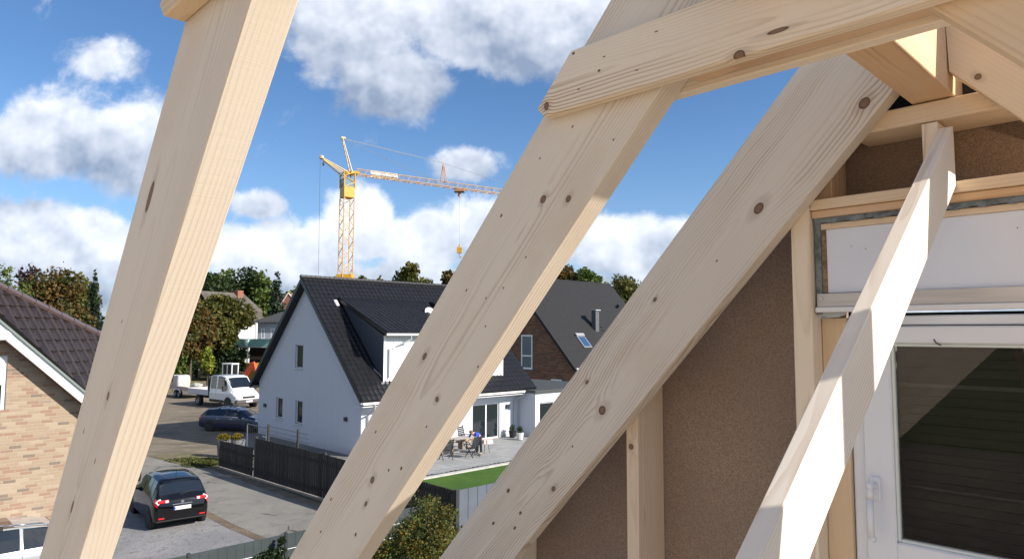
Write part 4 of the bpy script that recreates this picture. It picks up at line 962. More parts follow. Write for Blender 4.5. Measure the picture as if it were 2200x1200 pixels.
def hatch(loc_,ang,pm,label,plate=None,group=None):
    c,sh=base_car('parked_car',loc_,ang,HST,pm,label,'car',(-1.25,1.24),1,.305,group)
    for sd_ in (1,-1):
        for xa,xb,a2,b2 in ((-1.45,-1.02,-1.35,-1.02),(-.97,-.22,-.97,-.22),(-.16,.78,-.16,.36)):
            lens(c,sh,'side_window',xa,xb,4.15,5.6,sd_,glass,xa2=a2,xb2=b2,off=.008)
        lens(c,sh,'tail_light',-1.93,-1.80,3.05,4.6,sd_,redl,off=.02,nx=3)
        lens(c,sh,'tail_light_glass',-1.935,-1.86,4.0,6.0,sd_,clear,off=.026)
        lens(c,sh,'headlight',1.55,1.86,3.2,5.4,sd_,clear,off=.01)
        m=MB(); m.ball((.62,sd_*.93,.98),.11,2,(.6,1,.75)); m.tube((.62,sd_*.80,.93),(.62,sd_*.9,.96),.03); k=m.build('wing_mirror',pm,smooth=True); k.parent=c
        m=MB(); m.box((-1.955,min(sd_*.52,sd_*.70),.37),(-1.915,max(sd_*.52,sd_*.70),.42)); m.bevel(.008); k=m.build('reflector',redl); k.parent=c
        m=MB(); m.box((-1.975,min(sd_*.40,sd_*.72),.865),(-1.90,max(sd_*.40,sd_*.72),.965)); m.bevel(.02); k=m.build('rear_lamp',redl); k.parent=c
        m=MB(); m.box((-1.984,min(sd_*.42,sd_*.52),.875),(-1.93,max(sd_*.42,sd_*.52),.955)); m.bevel(.01); k2=m.build('lamp_glass',clear); k2.parent=k
    m=MB(); sh.patch(m,-1.79,-1.50,5.6,8,1,.008); sh.patch(m,-1.79,-1.50,5.6,8,-1,.008); m.build('rear_window',glass).parent=c
    m=MB(); sh.patch(m,.42,.97,5.6,8,1,.008); sh.patch(m,.42,.97,5.6,8,-1,.008); m.build('windscreen',glass).parent=c
    m=MB(); m.tube((-1.83,.05,1.07),(-1.76,-.35,1.14),.012,.008); m.build('rear_wiper',arch).parent=c
    m=MB(); m.box((-1.965,-.30,.78),(-1.92,.30,.805)); m.bevel(.006); m.build('tailgate_handle',chrome).parent=c
    m=MB(); m.tube((-1.955,0,.86),(-1.93,0,.86),.05,n=14); m.build('round_badge',chrome).parent=c
    m=MB(); m.path([(-1.0,0,1.55),(-1.12,0,1.72)],.006,5); m.build('aerial',arch).parent=c
    m=MB(); m.box((-1.97,-.74,.30),(-1.86,.74,.33)); m.bevel(.01); m.build('bumper_lip',arch).parent=c
    numberplate(c,-1.962,.62,True,plate)
    return c
EST=[(-2.30,.34,.82,.88,.70,.74,.66),(-2.24,.26,.90,.96,.80,.82,.70),(-2.12,.22,.93,1.10,.84,.86,.68),(-1.80,.2,.94,1.36,.86,.88,.63),(-1.2,.2,.93,1.42,.875,.885,.62),(-.3,.2,.92,1.45,.88,.89,.61),(.30,.2,.90,1.42,.88,.89,.61),(.62,.2,.89,1.33,.88,.885,.63),(1.30,.2,.88,.98,.87,.86,.72),(1.9,.21,.80,.88,.85,.83,.70),(2.22,.26,.68,.76,.78,.76,.6),(2.33,.36,.55,.62,.64,.62,.5)]
def estate(loc_,ang,pm,label,scale=1,rails=True,group=None,reflm=None):
    c,sh=base_car('parked_car',loc_,ang,EST,pm,label,'car',(-1.42,1.42),scale,.32,group)
    for sd_ in (1,-1):
        for xa,xb,a2,b2 in ((-2.0,-1.28,-1.72,-1.28),(-1.22,-.36,-1.22,-.36),(-.28,.98,-.28,.5)):
            lens(c,sh,'side_window',xa,xb,4.2,5.6,sd_,glass,xa2=a2,xb2=b2,off=.008)
        m=MB(); m.path([sh.pt(x,4.1,sd_)+Vector((0,sd_*.012,0)) for x in (-2.02,-1.4,-.6,.2,1.05)],.010,5); m.build('window_trim',chrome).parent=c
        m=MB(); m.path([sh.pt(x,5.75,sd_)+Vector((0,sd_*.012,0)) for x in (-1.85,-1.4,-.6,.2,.55)],.010,5)
        m.build('window_trim',chrome).parent=c
        if rails:
            m=MB(); m.path([Vector((x,sd_*.60,sh.at(x)[3]+.015+h)) for x,h in ((-1.75,.0),(-1.6,.05),(-.9,.06),(-.1,.055),(.3,.0))],.017,6)
            m.build('roof_rail',chrome,smooth=True).parent=c
            for xr in (-.9,): m=MB(); m.box((xr-.05,sd_*.60-.02,sh.at(xr)[3]-.02),(xr+.05,sd_*.60+.02,sh.at(xr)[3]+.06)); m.build('rail_foot',arch).parent=c
        lens(c,sh,'tail_light',-2.27,-2.05,3.0,4.7,sd_,redl,off=.012)
        lens(c,sh,'headlight',1.85,2.25,3.2,5.5,sd_,clear,off=.01)
        m=MB(); m.ball((.80,sd_*.98,.96),.11,2,(.6,1,.7)); m.tube((.8,sd_*.85,.92),(.8,sd_*.95,.95),.03); k=m.build('wing_mirror',pm,smooth=True); k.parent=c
        m=MB()
        for xd in (-.95,.05): m.box((xd,sd_*.885-.012,.80),(xd+.2,sd_*.885+.02,.83))
        m.bevel(.005); m.build('door_handle',chrome).parent=c
        m=MB()
        for xd in (-1.25,-.32,.85): m.path([sh.pt(xd,k,sd_)+Vector((0,sd_*.003,0)) for k in (1.2,2,3,4)],.005,4)
        m.build('door_gap',arch).parent=c
    m=MB(); sh.patch(m,.66,1.25,5.6,8,1,.008); sh.patch(m,.66,1.25,5.6,8,-1,.008); m.build('windscreen',glass).parent=c
    m=MB(); sh.patch(m,-2.08,-1.84,5.6,8,1,.008); sh.patch(m,-2.08,-1.84,5.6,8,-1,.008); m.build('rear_window',glass).parent=c
    m=MB(); m.box((2.20,-.42,.44),(2.345,.42,.66)); m.bevel(.03); m.build('grille',arch).parent=c
    numberplate(c,2.35,.42,False)
    if reflm:
        m=MB(); sh.patch(m,-1.15,.25,6.1,8,1,.006); sh.patch(m,-1.15,.25,6.1,8,-1,.006); m.build('roof_reflection',reflm).parent=c  # brown patch standing in for a reflection on the car roof
    return c
pblack=mat('black car paint',(.004,.004,.005),.10,spec=.45,coat=.25)
w1=G(318,1134); w2=G(424,1120); ax=(w1+w2)/2; hd_=(Matrix.Rotation(R(7),3,'Z')@Vector((-(w2-w1).y,(w2-w1).x,0))).normalized()
hatch(ax+hd_*1.25+Vector((.04,.1,0))+Vector((0,0,.013)),math.atan2(hd_.y,hd_.x),pblack,'black small hatchback seen from behind on the pale gravel','RL PH 105','cars parked in front of the houses')
p_=AY(283,1012,29.5); pc=Vector((p_.x-1.35,p_.y+.9,.013))
hatch(pc,math.atan2(hd_.y,hd_.x)+math.pi,paint('dark car paint',(.012,.013,.016),.1,.2),'dark car mostly hidden behind the left rafter beyond the black hatchback',None,'cars parked in front of the houses')
a=G(449,926); b=G(535,929); d=(b-a).normalized(); 
k=.97; nrm_=Vector((-d.y,d.x,0))
estate(a+d*1.42*k+nrm_*.88*k+Vector((0,0,.018)),math.atan2(d.y,d.x),paint('dark blue car paint',(.013,.020,.062),.3,.3),'dark blue estate car in the shade beside the white house',k,True,'cars parked in front of the houses')
c_=G(62,1111,1.70)
estate(Vector((c_.x,c_.y,.014))-V*1.75-U*.10,math.atan2(-V.y,-V.x),paint('silver white car paint',(.42,.43,.45),.3,.25),'silver white estate car with roof rails beside the buff brick wall',1.17,True,'cars parked in front of the houses',mat('brown roof reflection',(.07,.045,.04),.12,spec=1.))  # last material: brown reflection painted onto the silver roof
# ---- crew cab truck
wp_=paint('white van paint',(.62,.63,.66),.0,.3)
fw=G(490,878); rw=G(424,860); d=(fw-rw); d.z=0; d.normalize(); d=Matrix.Rotation(R(14),3,'Z')@d; TS=1.2
tr_=empty('pickup_truck',fw-d*2.0*TS+Vector((-d.y,d.x,0))*.95*TS+Vector((0,0,.01)),math.atan2(d.y,d.x),'white crew cab flatbed truck facing the camera in the earth yard','truck',scale=TS)
VST=[(-.35,.35,1.10,2.18,.98,1.0,.90),(.2,.35,1.10,2.22,.99,1.01,.90),(1.0,.35,1.10,2.20,.99,1.01,.89),(1.45,.35,1.10,2.10,.99,1.01,.88),(2.20,.35,1.12,1.36,.98,.99,.80),(2.55,.38,1.0,1.16,.97,.96,.76),(2.82,.42,.84,.98,.92,.90,.70),(2.95,.46,.70,.80,.80,.78,.62)]
sh=Shell(VST); m=MB(); sh.body(m); b=m.build('cab',wp_); b.parent=tr_
for sd_ in (1,-1):
    for xa,xb,a2,b2 in ((-.22,.42,-.22,.42),(.62,1.85,.62,1.40)): lens(tr_,sh,'side_window',xa,xb,4.2,5.55,sd_,glass,xa2=a2,xb2=b2,off=.012)
    lens(tr_,sh,'headlight',2.45,2.86,3.4,5.4,sd_,clear,off=.012)
    for x in (2.0,): 
        m=MB(); m.tube((x,sd_*.90,.36),(x,sd_*1.025,.36),.45,n=20); m.build('wheel_arch',arch).parent=tr_; wheel(tr_,x,1.035,.36,.24,sd_)
    wheel(tr_,-1.9,.98,.36,.26,sd_)
    m=MB(); m.box((1.72,min(sd_*1.05,sd_*1.32),1.2),(1.86,max(sd_*1.05,sd_*1.32),1.56)); m.bevel(.04); m.build('wing_mirror',arch).parent=tr_
    m=MB(); m.box((-.3,min(sd_*1.0,sd_*1.03),.42),(1.5,max(sd_*1.0,sd_*1.03),.56)); m.build('side_strip',arch).parent=tr_
    m=MB(); 
    for xd in (.5,): m.box((xd,min(sd_*1.012,sd_*1.016),.5),(xd+.012,max(sd_*1.012,sd_*1.018),2.0))
    m.build('door_gap',arch).parent=tr_
m=MB(); sh.patch(m,1.50,2.16,5.6,8,1,.012); sh.patch(m,1.50,2.16,5.6,8,-1,.012); m.build('windscreen',glass).parent=tr_
m=MB(); m.box((2.6,-.93,.36),(2.99,.93,.66)); m.bevel(.06); m.build('front_bumper',mat('grey plastic bumper',(.075,.07,.075),.6)).parent=tr_
m=MB(); m.box((2.78,-.48,.70),(2.965,.48,.86)); m.bevel(.03); m.build('grille',arch).parent=tr_
numberplate(tr_,3.0,.46,False)
m=MB(); m.box((-3.2,-1.02,.78),(-.45,1.02,.84)); m.build('load_bed',mat('grey load bed',(.25,.24,.27),.6)).parent=tr_
for lo,hi in (((-3.2,-1.05,.80),(-.45,-1.02,1.18)),((-3.2,1.02,.80),(-.45,1.05,1.18)),((-3.24,-1.02,.80),(-3.2,1.02,1.18))):
    m=MB(); m.box(lo,hi); m.build('side_board',mat('white grey side board',(.50,.49,.54),.5)).parent=tr_
m=MB(); m.box((-.60,-1.0,.84),(-.45,1.0,2.15)); 
m.build('headboard',mat('dark headboard mesh',(.035,.03,.022),.8)).parent=tr_
m=MB(); m.box((-.78,-.9,.84),(-.61,.2,2.10)); m.build('tool_crate',mat('brown timber stack',(.07,.055,.035),.8)).parent=tr_
m=MB(); m.box((-3.1,-.35,.5),(-.3,.35,.78)); m.build('chassis',arch).parent=tr_
# ---- trailer with load
tw=G(387,854); tl=empty('flatbed_trailer',tw+Vector((-d.y,d.x,0))*.9*TS-d*.2+Vector((0,0,.01)),math.atan2(d.y,d.x)-.10,'small tandem trailer hitched behind the white truck','trailer',scale=TS)
m=MB(); m.box((-1.6,-.95,.62),(2.0,.95,.70)); m.build('trailer_deck',mat('pinkish timber deck',(.40,.30,.27),.8,var=.2)).parent=tl
for lo,hi in (((-1.6,-.98,.62),(2.0,-.95,.92)),((-1.6,.95,.62),(2.0,.98,.92)),((1.97,-.95,.62),(2.0,.95,.92))):
    m=MB(); m.box(lo,hi); m.build('side_board',mat('worn pink board',(.40,.31,.29),.7)).parent=tl
m=MB(); m.path([(2.0,-.5,.6),(3.3,0,.55)],.05); m.path([(2.0,.5,.6),(3.3,0,.55)],.05); m.build('drawbar',zinc).parent=tl
for sd_ in (1,-1):
    for x in (-.5,.22): wheel(tl,x,1.0,.30,.2,sd_)
    m=MB(); m.path([Vector((-.95,sd_*1.06,.45)),Vector((-.8,sd_*1.06,.68)),Vector((.5,sd_*1.06,.68)),Vector((.68,sd_*1.06,.42))],.045,6); m.build('mudguard',mat_sill).parent=tl
M_=tl.matrix_basis
bagm=mat('white bulk bag fabric',(.48,.48,.47),.8,var=.2,vs=6,bump=.5,bs=8)
for i,(x,y,w,h,l) in enumerate(((-1.0,-.30,.95,1.0,'tall white bulk bag standing on the trailer'),)):
    m=MB(); vs=[]
    rows=[]
    for k in range(7):
        z_=k/6*h; bul=1+.10*math.sin(k/6*math.pi)
        rows.append([(math.copysign(min(abs(math.cos(a*math.pi/10))*1.5,1)*.5*w*bul,math.cos(a*math.pi/10)),math.copysign(min(abs(math.sin(a*math.pi/10))*1.5,1)*.5*w*bul,math.sin(a*math.pi/10)),z_+.04*math.sin(a*1.7)*(k/6)) for a in range(20)])
    v_=m.grid(rows,closed=True); m.bm.faces.new(v_[-1]); 
    bo=m.build('bulk_bag',bagm,smooth=False); bo.matrix_world=M_@Matrix.Translation((x,y,.71)); tag(bo,l,'bag')
m=MB(); m.ball((0,0,.0),.5,3,(1.25,.75,.42),jit=.35); bo=m.build('sand_sack',mat('pale grey sack',(.50,.51,.46),.85,var=.3,vs=5),smooth=True); bo.matrix_world=M_@Matrix.Translation((.75,.2,.93)); tag(bo,'lumpy pale grey sack lying behind the bulk bag on the trailer','sack')
# ---- mini excavator
ex_p=G(497,832); exo=mat('orange red excavator paint',(.62,.09,.03),.4); exw=mat('white excavator paint',(.72,.73,.74),.4)
exv=empty('mini_excavator',Vector((ex_p.x,ex_p.y,0)),R(-25),'orange mini excavator with white cab behind the white truck','excavator',scale=1.2)
m=MB()
for sd_ in (1,-1):
    m.box((-.95,sd_*.55-.16,.0),(.95,sd_*.55+.16,.42))
m.bevel(.10); 
fm=m
fm.build('tracks',rubber).parent=exv
m=MB(); m.box((-1.1,-.72,.45),(.75,.72,.95)); m.bevel(.1); m.build('upper_body',exo).parent=exv
m=MB(); 
for x,y in ((-.55,-.6),(-.55,.15),(.62,-.6),(.62,.15),(.05,-.6)): m.box((x-.05,y-.05,.9),(x+.05,y+.05,2.25))
m.box((-.62,-.67,2.2),(.70,.22,2.33)); m.box((-.6,-.65,.9),(.67,.2,1.15)); m.bevel(.02); m.build('cab_frame',exw).parent=exv
m=MB(); m.box((-.52,-.58,1.15),(.6,.13,2.2)); m.build('cab_glass',glass).parent=exv
m=MB(); m.prism([(.75,.75),(1.15,.6),(2.05,1.75),(2.45,2.35),(2.2,2.45),(1.75,1.95)],-.12,.12,Matrix(((1,0,0,0),(0,0,1,.35),(0,1,0,0),(0,0,0,1)))); m.build('boom',exo).parent=exv
m=MB(); m.prism([(2.2,2.45),(2.45,2.5),(2.9,1.2),(2.7,1.1)],-.09,.09,Matrix(((1,0,0,0),(0,0,1,.35),(0,1,0,0),(0,0,0,1)))); m.build('dipper_arm',exo).parent=exv
m=MB(); m.prism([(2.65,1.2),(3.0,1.15),(3.05,.6),(2.6,.55),(2.45,.8)],-.25,.25,Matrix(((1,0,0,0),(0,0,1,.35),(0,1,0,0),(0,0,0,1)))); m.build('bucket',mat('steel bucket',(.25,.24,.23),.5,metal=.4)).parent=exv
# ---- orange container, blue barrel, soil heap
q=G(545,828); m=MB(); m.box((-.9,-1.3,.1),(1.2,1.3,2.5)); 
for k in range(7): m.box((-.9-.04,-1.2+k*.38,.15),(-.9,-1.05+k*.38,2.4))
m.box((-1.0,-1.35,2.5),(1.3,1.35,2.62)); m.bevel(.012)
sk_=m.build('site_container',mat('ochre container paint',(.42,.20,.02),.6,var=.3,vs=3)); sk_.location=(q.x+.1,q.y+1,0); sk_.rotation_euler=(0,0,RZ); tag(sk_,'ochre site container half hidden behind the white gable','container')
q=G(459,800); m=MB(); m.tube((0,0,0),(0,0,1.6),.7,.75,14); m.ball((0,0,1.65),.8,2,(1,1,.45)); bo=m.build('covered_barrel',mat('blue tarpaulin',(.05,.16,.45),.5,var=.4,vs=4)); bo.location=(q.x,q.y,0); tag(bo,'dark barrel with blue cover under the trees','barrel')
# ================================================================ trees
GRN=leafm('green leaves',[(.022,.042,.010),(.06,.10,.022),(.10,.14,.035),(.14,.16,.04)])
DRK=leafm('dark leaves',[(.010,.020,.008),(.022,.042,.014),(.045,.065,.018)])
OLV=leafm('olive autumn leaves',[(.03,.042,.010),(.075,.088,.02),(.14,.12,.028),(.10,.115,.028)])
BRN=leafm('brown autumn leaves',[(.03,.024,.010),(.09,.058,.018),(.17,.088,.025),(.075,.08,.022),(.05,.06,.018)])
PUR=leafm('purple leaves',[(.015,.008,.010),(.045,.018,.022),(.07,.035,.03),(.03,.03,.015)])
YEL=leafm('yellow green leaves',[(.10,.14,.02),(.20,.24,.03),(.30,.30,.05)])
CON=leafm('conifer needles',[(.008,.016,.010),(.018,.035,.018),(.035,.055,.024)])
HED=leafm('hedge leaves',[(.014,.024,.006),(.028,.045,.009),(.06,.08,.015),(.085,.115,.022),(.10,.12,.025),(.20,.12,.02),(.05,.07,.015),(.03,.045,.01)])
bark=mat('grey brown bark',(.11,.085,.06),.9,var=.4,vs=6)
def leaves(m,lobes,n,size,seed,conifer=False,gap=.5):
    rnd=random.Random(seed); tot=sum(l[3]*l[4]*l[5] for l in lobes); vals=[]
    for (cx,cy,cz,rx,ry,rz_) in lobes:
        k=int(n*rx*ry*rz_/tot)
        c=0; tries=0
        while c<k and tries<k*6:
            tries+=1
            v=Vector((rnd.gauss(0,1),rnd.gauss(0,1),rnd.gauss(0,1))).normalized(); r=rnd.random()**.42
            p=Vector((cx+v.x*rx*r,cy+v.y*ry*r,cz+v.z*rz_*r))
            nz=noise.noise(p*(.55/max(.4,min(rx,rz_)/2.2))+Vector((seed,0,0)))
            if nz<-gap*.35+.25*(r>.8)*0-.0+( .18 if r>.75 else -.1): continue
            c+=1
            a=Vector((rnd.gauss(0,1),rnd.gauss(0,1),rnd.gauss(0,1)+.6)).normalized(); b=a.orthogonal().normalized(); b=(Matrix.Rotation(rnd.random()*6.28,3,a)@b); d=a.cross(b)
            s_=size*(.55+rnd.random()*.9)
            if conifer: s_*=.8
            vs=[m.bm.verts.new(p+b*s_),m.bm.verts.new(p+d*s_*.6+a*s_*.15),m.bm.verts.new(p-b*s_),m.bm.verts.new(p-d*s_*.6+a*s_*.1)]
            m.bm.faces.new(vs)
            vals.append(max(0,min(1,.5+nz*.9+rnd.gauss(0,.16))))
    return vals
def crown(name,lobes,n,size,material,parent,seed,**k):
    m=MB(); vals=leaves(m,lobes,n,size,seed,**k); o=m.build(name,material,recalc=False); o.parent=parent
    at=o.data.attributes.new('leaf','FLOAT','FACE')
    at.data.foreach_set('value',vals[:len(o.data.polygons)]); return o
def limbs(H,rw,seed,tr=.2,n=6):
    rnd=random.Random(seed); m=MB(); z0=H*.35
    m.tube((0,0,0),(rnd.uniform(-.1,.1),0,z0),tr,tr*.75,8); top=Vector((rnd.uniform(-.3,.3),rnd.uniform(-.3,.3),H*.8))
    m.tube((0,0,z0*.98),top,tr*.75,tr*.2,7)
    for i in range(n):
        f=.3+.5*i/n; s_=Vector((0,0,0)).lerp(top,f); a=rnd.random()*6.28; e=s_+Vector((math.cos(a)*rw*.7,math.sin(a)*rw*.7,H*(.12+.12*rnd.random())))
        mid=s_.lerp(e,.5)+Vector((0,0,-.15)); m.tube(s_,mid,tr*.35,tr*.24,5); m.tube(mid,e,tr*.24,tr*.06,5)
    return m
def tree(name,label,cat,px,ytop,wpx,Y,material,n=2600,seed=1,zb=.22,size=None,group='trees behind the houses',lob=7,conifer=False):
    b=AY(px,712,Y); top=AY(px,ytop,Y).z; rw=wpx/2*Y/F
    t_=empty(name,(b.x,b.y,0),0,label,cat,group); rnd=random.Random(seed)
    z0=top*zb; h=top-z0
    rw*=1.3; n=int(n*1.7)
    if conifer:
        L=[(0,0,z0+h*(i+.5)/9,rw*(1-(i/9.5))*(.9+.2*rnd.random()),rw*(1-(i/9.5)),h*.085) for i in range(9)]
    else:
        L=[(0,0,z0+h*.52,rw*.72,rw*.72,h*.46)]
        for i in range(lob):
            a=i*6.283/lob+rnd.random(); q=rnd.uniform(.42,.62); L.append((math.cos(a)*rw*q,math.sin(a)*rw*q,z0+h*rnd.uniform(.25,.74),rw*rnd.uniform(.36,.52),rw*rnd.uniform(.36,.5),h*rnd.uniform(.18,.27)))
        L.append((rnd.uniform(-.2,.2)*rw,0,z0+h*.82,rw*.4,rw*.4,h*.18))
    crown('crown',L,n,size or max(.13,Y*.0026),material,t_,seed,conifer=conifer)
    limbs(top*.9,rw,seed,max(.14,rw*.05)).build('trunk',bark).parent=t_
    return t_
T=[('broadleaf_tree','green tree at the far left edge above the brown roof','tree',8,566,95,75,GRN,4200,1),
('broadleaf_tree','dark green tree in the wooded ridge just right of the near rafter','tree',436,577,90,128,DRK,3600,32),
('broadleaf_tree','green tree in the wooded ridge between two darker trees','tree',487,573,90,132,GRN,3600,33),
('broadleaf_tree','dark tree in the wooded ridge left of the red chimney','tree',543,579,80,131,DRK,3200,34),
('shrub','broad dark hedge filling the gap below the ridge beside the trailer','shrub',425,700,120,96,DRK,4000,35),
('copper_beech','dark purple leaved tree beside the rust brown tree','tree',58,562,85,85,PUR,3600,2),
('broadleaf_tree','large rust brown autumn tree behind the brown roof','tree',122,562,125,80,BRN,6500,3),
('broadleaf_tree','yellow green shrubby tree just above the brown roof hip','tree',52,640,75,55,YEL,2500,4),
('broadleaf_tree','grey green tree between the rust tree and the dark conifer','tree',168,582,60,88,OLV,2600,5),
('conifer_tree','dark pointed conifer left of the near rafter','tree',197,580,55,82,CON,3400,6),
('broadleaf_tree','dark tree low behind the conifer and the near rafter','tree',150,640,170,92,DRK,4200,7),
('broadleaf_tree','dark green tree at the left end of the wooded ridge','tree',452,582,95,120,DRK,3800,8),
('broadleaf_tree','tallest dark green tree of the wooded ridge','tree',520,570,110,128,DRK,4600,9),
('broadleaf_tree','dark green tree on the ridge beside the spruce','tree',563,577,60,126,GRN,2600,10),
('broadleaf_tree','big olive brown tree in front of the grey roofed house','tree',470,628,110,92,OLV,6500,11),
('broadleaf_tree','brownish tree right of the near rafter with a pale trunk','tree',412,640,95,86,BRN,4600,12),
('broadleaf_tree','olive tree behind the near rafter, left of the brownish tree','tree',350,600,130,100,OLV,4600,13),
('spruce_tree','dark spruce beside the red brick chimney','tree',592,584,62,100,CON,4200,14),
('young_tree','small bright green young tree behind the trailer','tree',449,742,26,80,YEL,900,15),
('broadleaf_tree','round olive orange tree above the black roof ridge','tree',889,562,86,150,OLV,4200,16),
('broadleaf_tree','low orange crown just left of the round olive tree','tree',815,593,32,160,BRN,900,17),
('broadleaf_tree','low olive crown right of the crane mast','tree',777,590,36,160,OLV,1000,18),
('broadleaf_tree','low green crown left of the crane mast','tree',722,588,26,165,GRN,700,19),
('broadleaf_tree','dark orange tree against the middle rafter','tree',965,577,50,150,BRN,1700,20),
('broadleaf_tree','orange brown tree above the slate roof beside the middle rafter','tree',1215,568,60,150,BRN,2300,21),
('broadleaf_tree','green tree above the slate roof ridge','tree',1262,572,70,150,GRN,2900,22),
('broadleaf_tree','sparse olive tree right of the slate roof','tree',1345,586,95,140,OLV,1900,23),
('shrub','green shrub at the field edge beside the near rafter','shrub',372,742,50,84,GRN,1500,24),
('shrub','dark shrub behind the trailer on the meadow','shrub',402,752,46,90,DRK,1300,25),
('shrub','dark shrub mass beneath the olive brown tree','shrub',492,735,80,92,DRK,2600,26),
('broadleaf_tree','pale leaved tree behind the spruce near the hill','tree',632,610,40,140,YEL,900,27)]
for a in T:
    tree(*a[:9],seed=a[9],zb=(.04 if a[0]=='shrub' else .5 if 16<=a[9]<=23 else .2 if a[9] not in (3,1,7) else .08),conifer=a[0] in('conifer_tree','spruce_tree'))
# tree that throws the dappled shade onto the terrace wall
tree('broadleaf_tree','garden tree hidden behind the gable wall that dapples the terrace','tree',1640,640,150,44,GRN,2200,31,size=.16)
# woods in the far distance and hills
m=MB(); rnd=random.Random(5)
hp=[]
for i in range(80):
    x_=-2300+i*60; z_=20+58*max(0,noise.noise(Vector((i*.09,3,0)))+.25)+ (62*math.exp(-((x_+560)/260)**2)); hp.append((x_,z_))
for i in range(79):
    (xa,za),(xb,zb_)=hp[i],hp[i+1]; m.face([(xa,1500,-5),(xb,1500,-5),(xb,1720,zb_),(xa,1720,za)]); m.face([(xa,1720,za),(xb,1720,zb_),(xb,2100,-5),(xa,2100,-5)])
m.build('hills',groundmat('distant blue green hill',(.075,.095,.10),(.09,.11,.10),(.06,.085,.085),.004,.02,.08),kind='structure')
m=MB(); vals=leaves(m,[(x_,130+rnd.uniform(-12,30),2.2,13,9,rnd.uniform(3.0,5.5)) for x_ in range(-150,190,13)],15000,.62,77,gap=1.)
o=m.build('far_woodland',DRK,recalc=False,label='low dark band of woodland along the horizon',cat='woodland',kind='stuff'); at=o.data.attributes.new('leaf','FLOAT','FACE'); at.data.foreach_set('value',vals[:len(o.data.polygons)])
# big garden shrub under the middle rafter and climber on the low fence
def at_ground(px,py,Y): v=AY(px,py,Y); return v
b=AY(905,1100,16.5); sh_=empty('garden_shrub',(b.x,b.y,0),0,'large autumn shrub with yellow and orange leaves under the middle rafter','shrub')
L=[]; rnd=random.Random(3)
for (px,py,r) in ((858,1130,.6),(898,1085,.42),(945,1125,.5),(900,1160,.75),(965,1175,.6),(850,1200,.8),(920,1215,.9),(830,1235,.9),(1000,1205,.6),(868,1068,.25),(925,1085,.3),(968,1110,.3),(890,1052,.14),(912,1060,.12),(990,1150,.3)):
    c=AY(px,py,16.5+rnd.uniform(-.7,.7)); L.append((c.x-b.x,c.y-b.y,c.z,r,r,r))
crown('foliage',L,30000,.030,HED,sh_,5,gap=.35)
m=MB()
for i in range(14):
    a=rnd.random()*6.28; e=Vector((math.cos(a)*.9,math.sin(a)*.7,1.5+rnd.random()*.8)); m.tube((rnd.uniform(-.2,.2),0,0),e*.5+Vector((0,0,.2)),.03,.02,5); m.tube(e*.5+Vector((0,0,.2)),e,.02,.006,5)
m.build('stems',bark).parent=sh_
c=hit(600,1175,PV(-14,0),U); cl_=empty('climbing_plant',(c.x,c.y,0),0,'dark climbing plant in front of the low anthracite fence','plant')
L=[]
for (px,py,r) in ((607,1160,.16),(600,1185,.22),(585,1195,.25),(560,1205,.2),(640,1195,.2),(615,1215,.3)):
    q=hit(px,py,PV(-14.25,0),U); L.append((q.x-c.x,q.y-c.y,q.z,r,r,r))
crown('foliage',L,1500,.045,DRK,cl_,9,gap=.9)
# chrysanthemums
for i,(px,py,l) in enumerate(((481,936,'left yellow flowering chrysanthemum above the slat fence'),(512,935,'right yellow flowering chrysanthemum above the slat fence'))):
    q=hit(px,py,PV(0,-4.9),V); f=empty('chrysanthemum',(q.x,q.y,0),0,l,'flower','yellow chrysanthemums by the gate')
    crown('flowers',[(0,0,q.z-.06,.34 if i==0 else .27,.32,.19)],600,.04,YEL if False else leafm('yellow blooms',[(.05,.06,.01),(.22,.16,.012),(.36,.26,.015)]),f,40+i,gap=1.)
    m=MB(); m.tube((0,0,0),(0,0,q.z-.2),.26,.34,14); m.build('planter',mat('grey planter',(.16,.16,.16),.7)).parent=f
# weeds on the verge
m=MB(); rnd=random.Random(9); vals=leaves(m,[(FP(-1.2,0,.03).x,FP(-1.2,0,.03).y,.03,1.3,1.0,.10),(FP(-2.6,-.2,.03).x,FP(-2.6,-.2,.03).y,.03,1.4,.7,.06)],2600,.05,3,gap=1.)
o=m.build('weeds',OLV,recalc=False,label='low weeds growing on the brown verge at the fence end',cat='weeds',kind='stuff'); at=o.data.attributes.new('leaf','FLOAT','FACE'); at.data.foreach_set('value',[v*.5 for v in vals[:len(o.data.polygons)]])
# ================================================================ tower crane
yel=mat('crane yellow',(.62,.33,.03),.45,var=.15,vs=2); redc=mat('faded red crane paint',(.42,.22,.14),.5); gla=mat('crane cab glass',(.16,.24,.27),.15,spec=1.); cgrey=mat('steel rope',(.10,.11,.13),.5)
M0=AY(747,375,86.); M0.z=0; JA=R(54); JD=Vector((math.sin(JA),math.cos(JA),0)); JN=Vector((JD.y,-JD.x,0)); JS=Vector((-JD.y,JD.x,0))
def CP(px,py,s=0): 
    q=hit(px,py,M0,JN); return q+JS*s-M0
cr=empty('tower_crane',M0,0,'yellow tower crane with lattice mast and jib rising behind the black roof','crane')
def lattice(m,a,b,w,h,n,r=.05,tri=False,up=ZU):
    d=(b-a); L=d.length; d=d.normalized(); s_=d.cross(up).normalized(); u_=s_.cross(d).normalized()
    C=[(-w/2,-h/2),(w/2,-h/2),(0,h/2)] if tri else [(-w/2,-h/2),(w/2,-h/2),(w/2,h/2),(-w/2,h/2)]
    K=len(C); P_=lambda i,k:a+d*(L*i/n)+s_*C[k][0]+u_*C[k][1]
    for k in range(K): m.tube(a+s_*C[k][0]+u_*C[k][1],b+s_*C[k][0]+u_*C[k][1],r,n=5)
    for i in range(n):
        for k in range(K):
            k2=(k+1)%K
            if i%2: m.tube(P_(i,k),P_(i+1,k2),r*.6,n=4)
            else: m.tube(P_(i,k2),P_(i+1,k),r*.6,n=4)
zt1=CP(748,402).z; zt0=CP(748,372).z
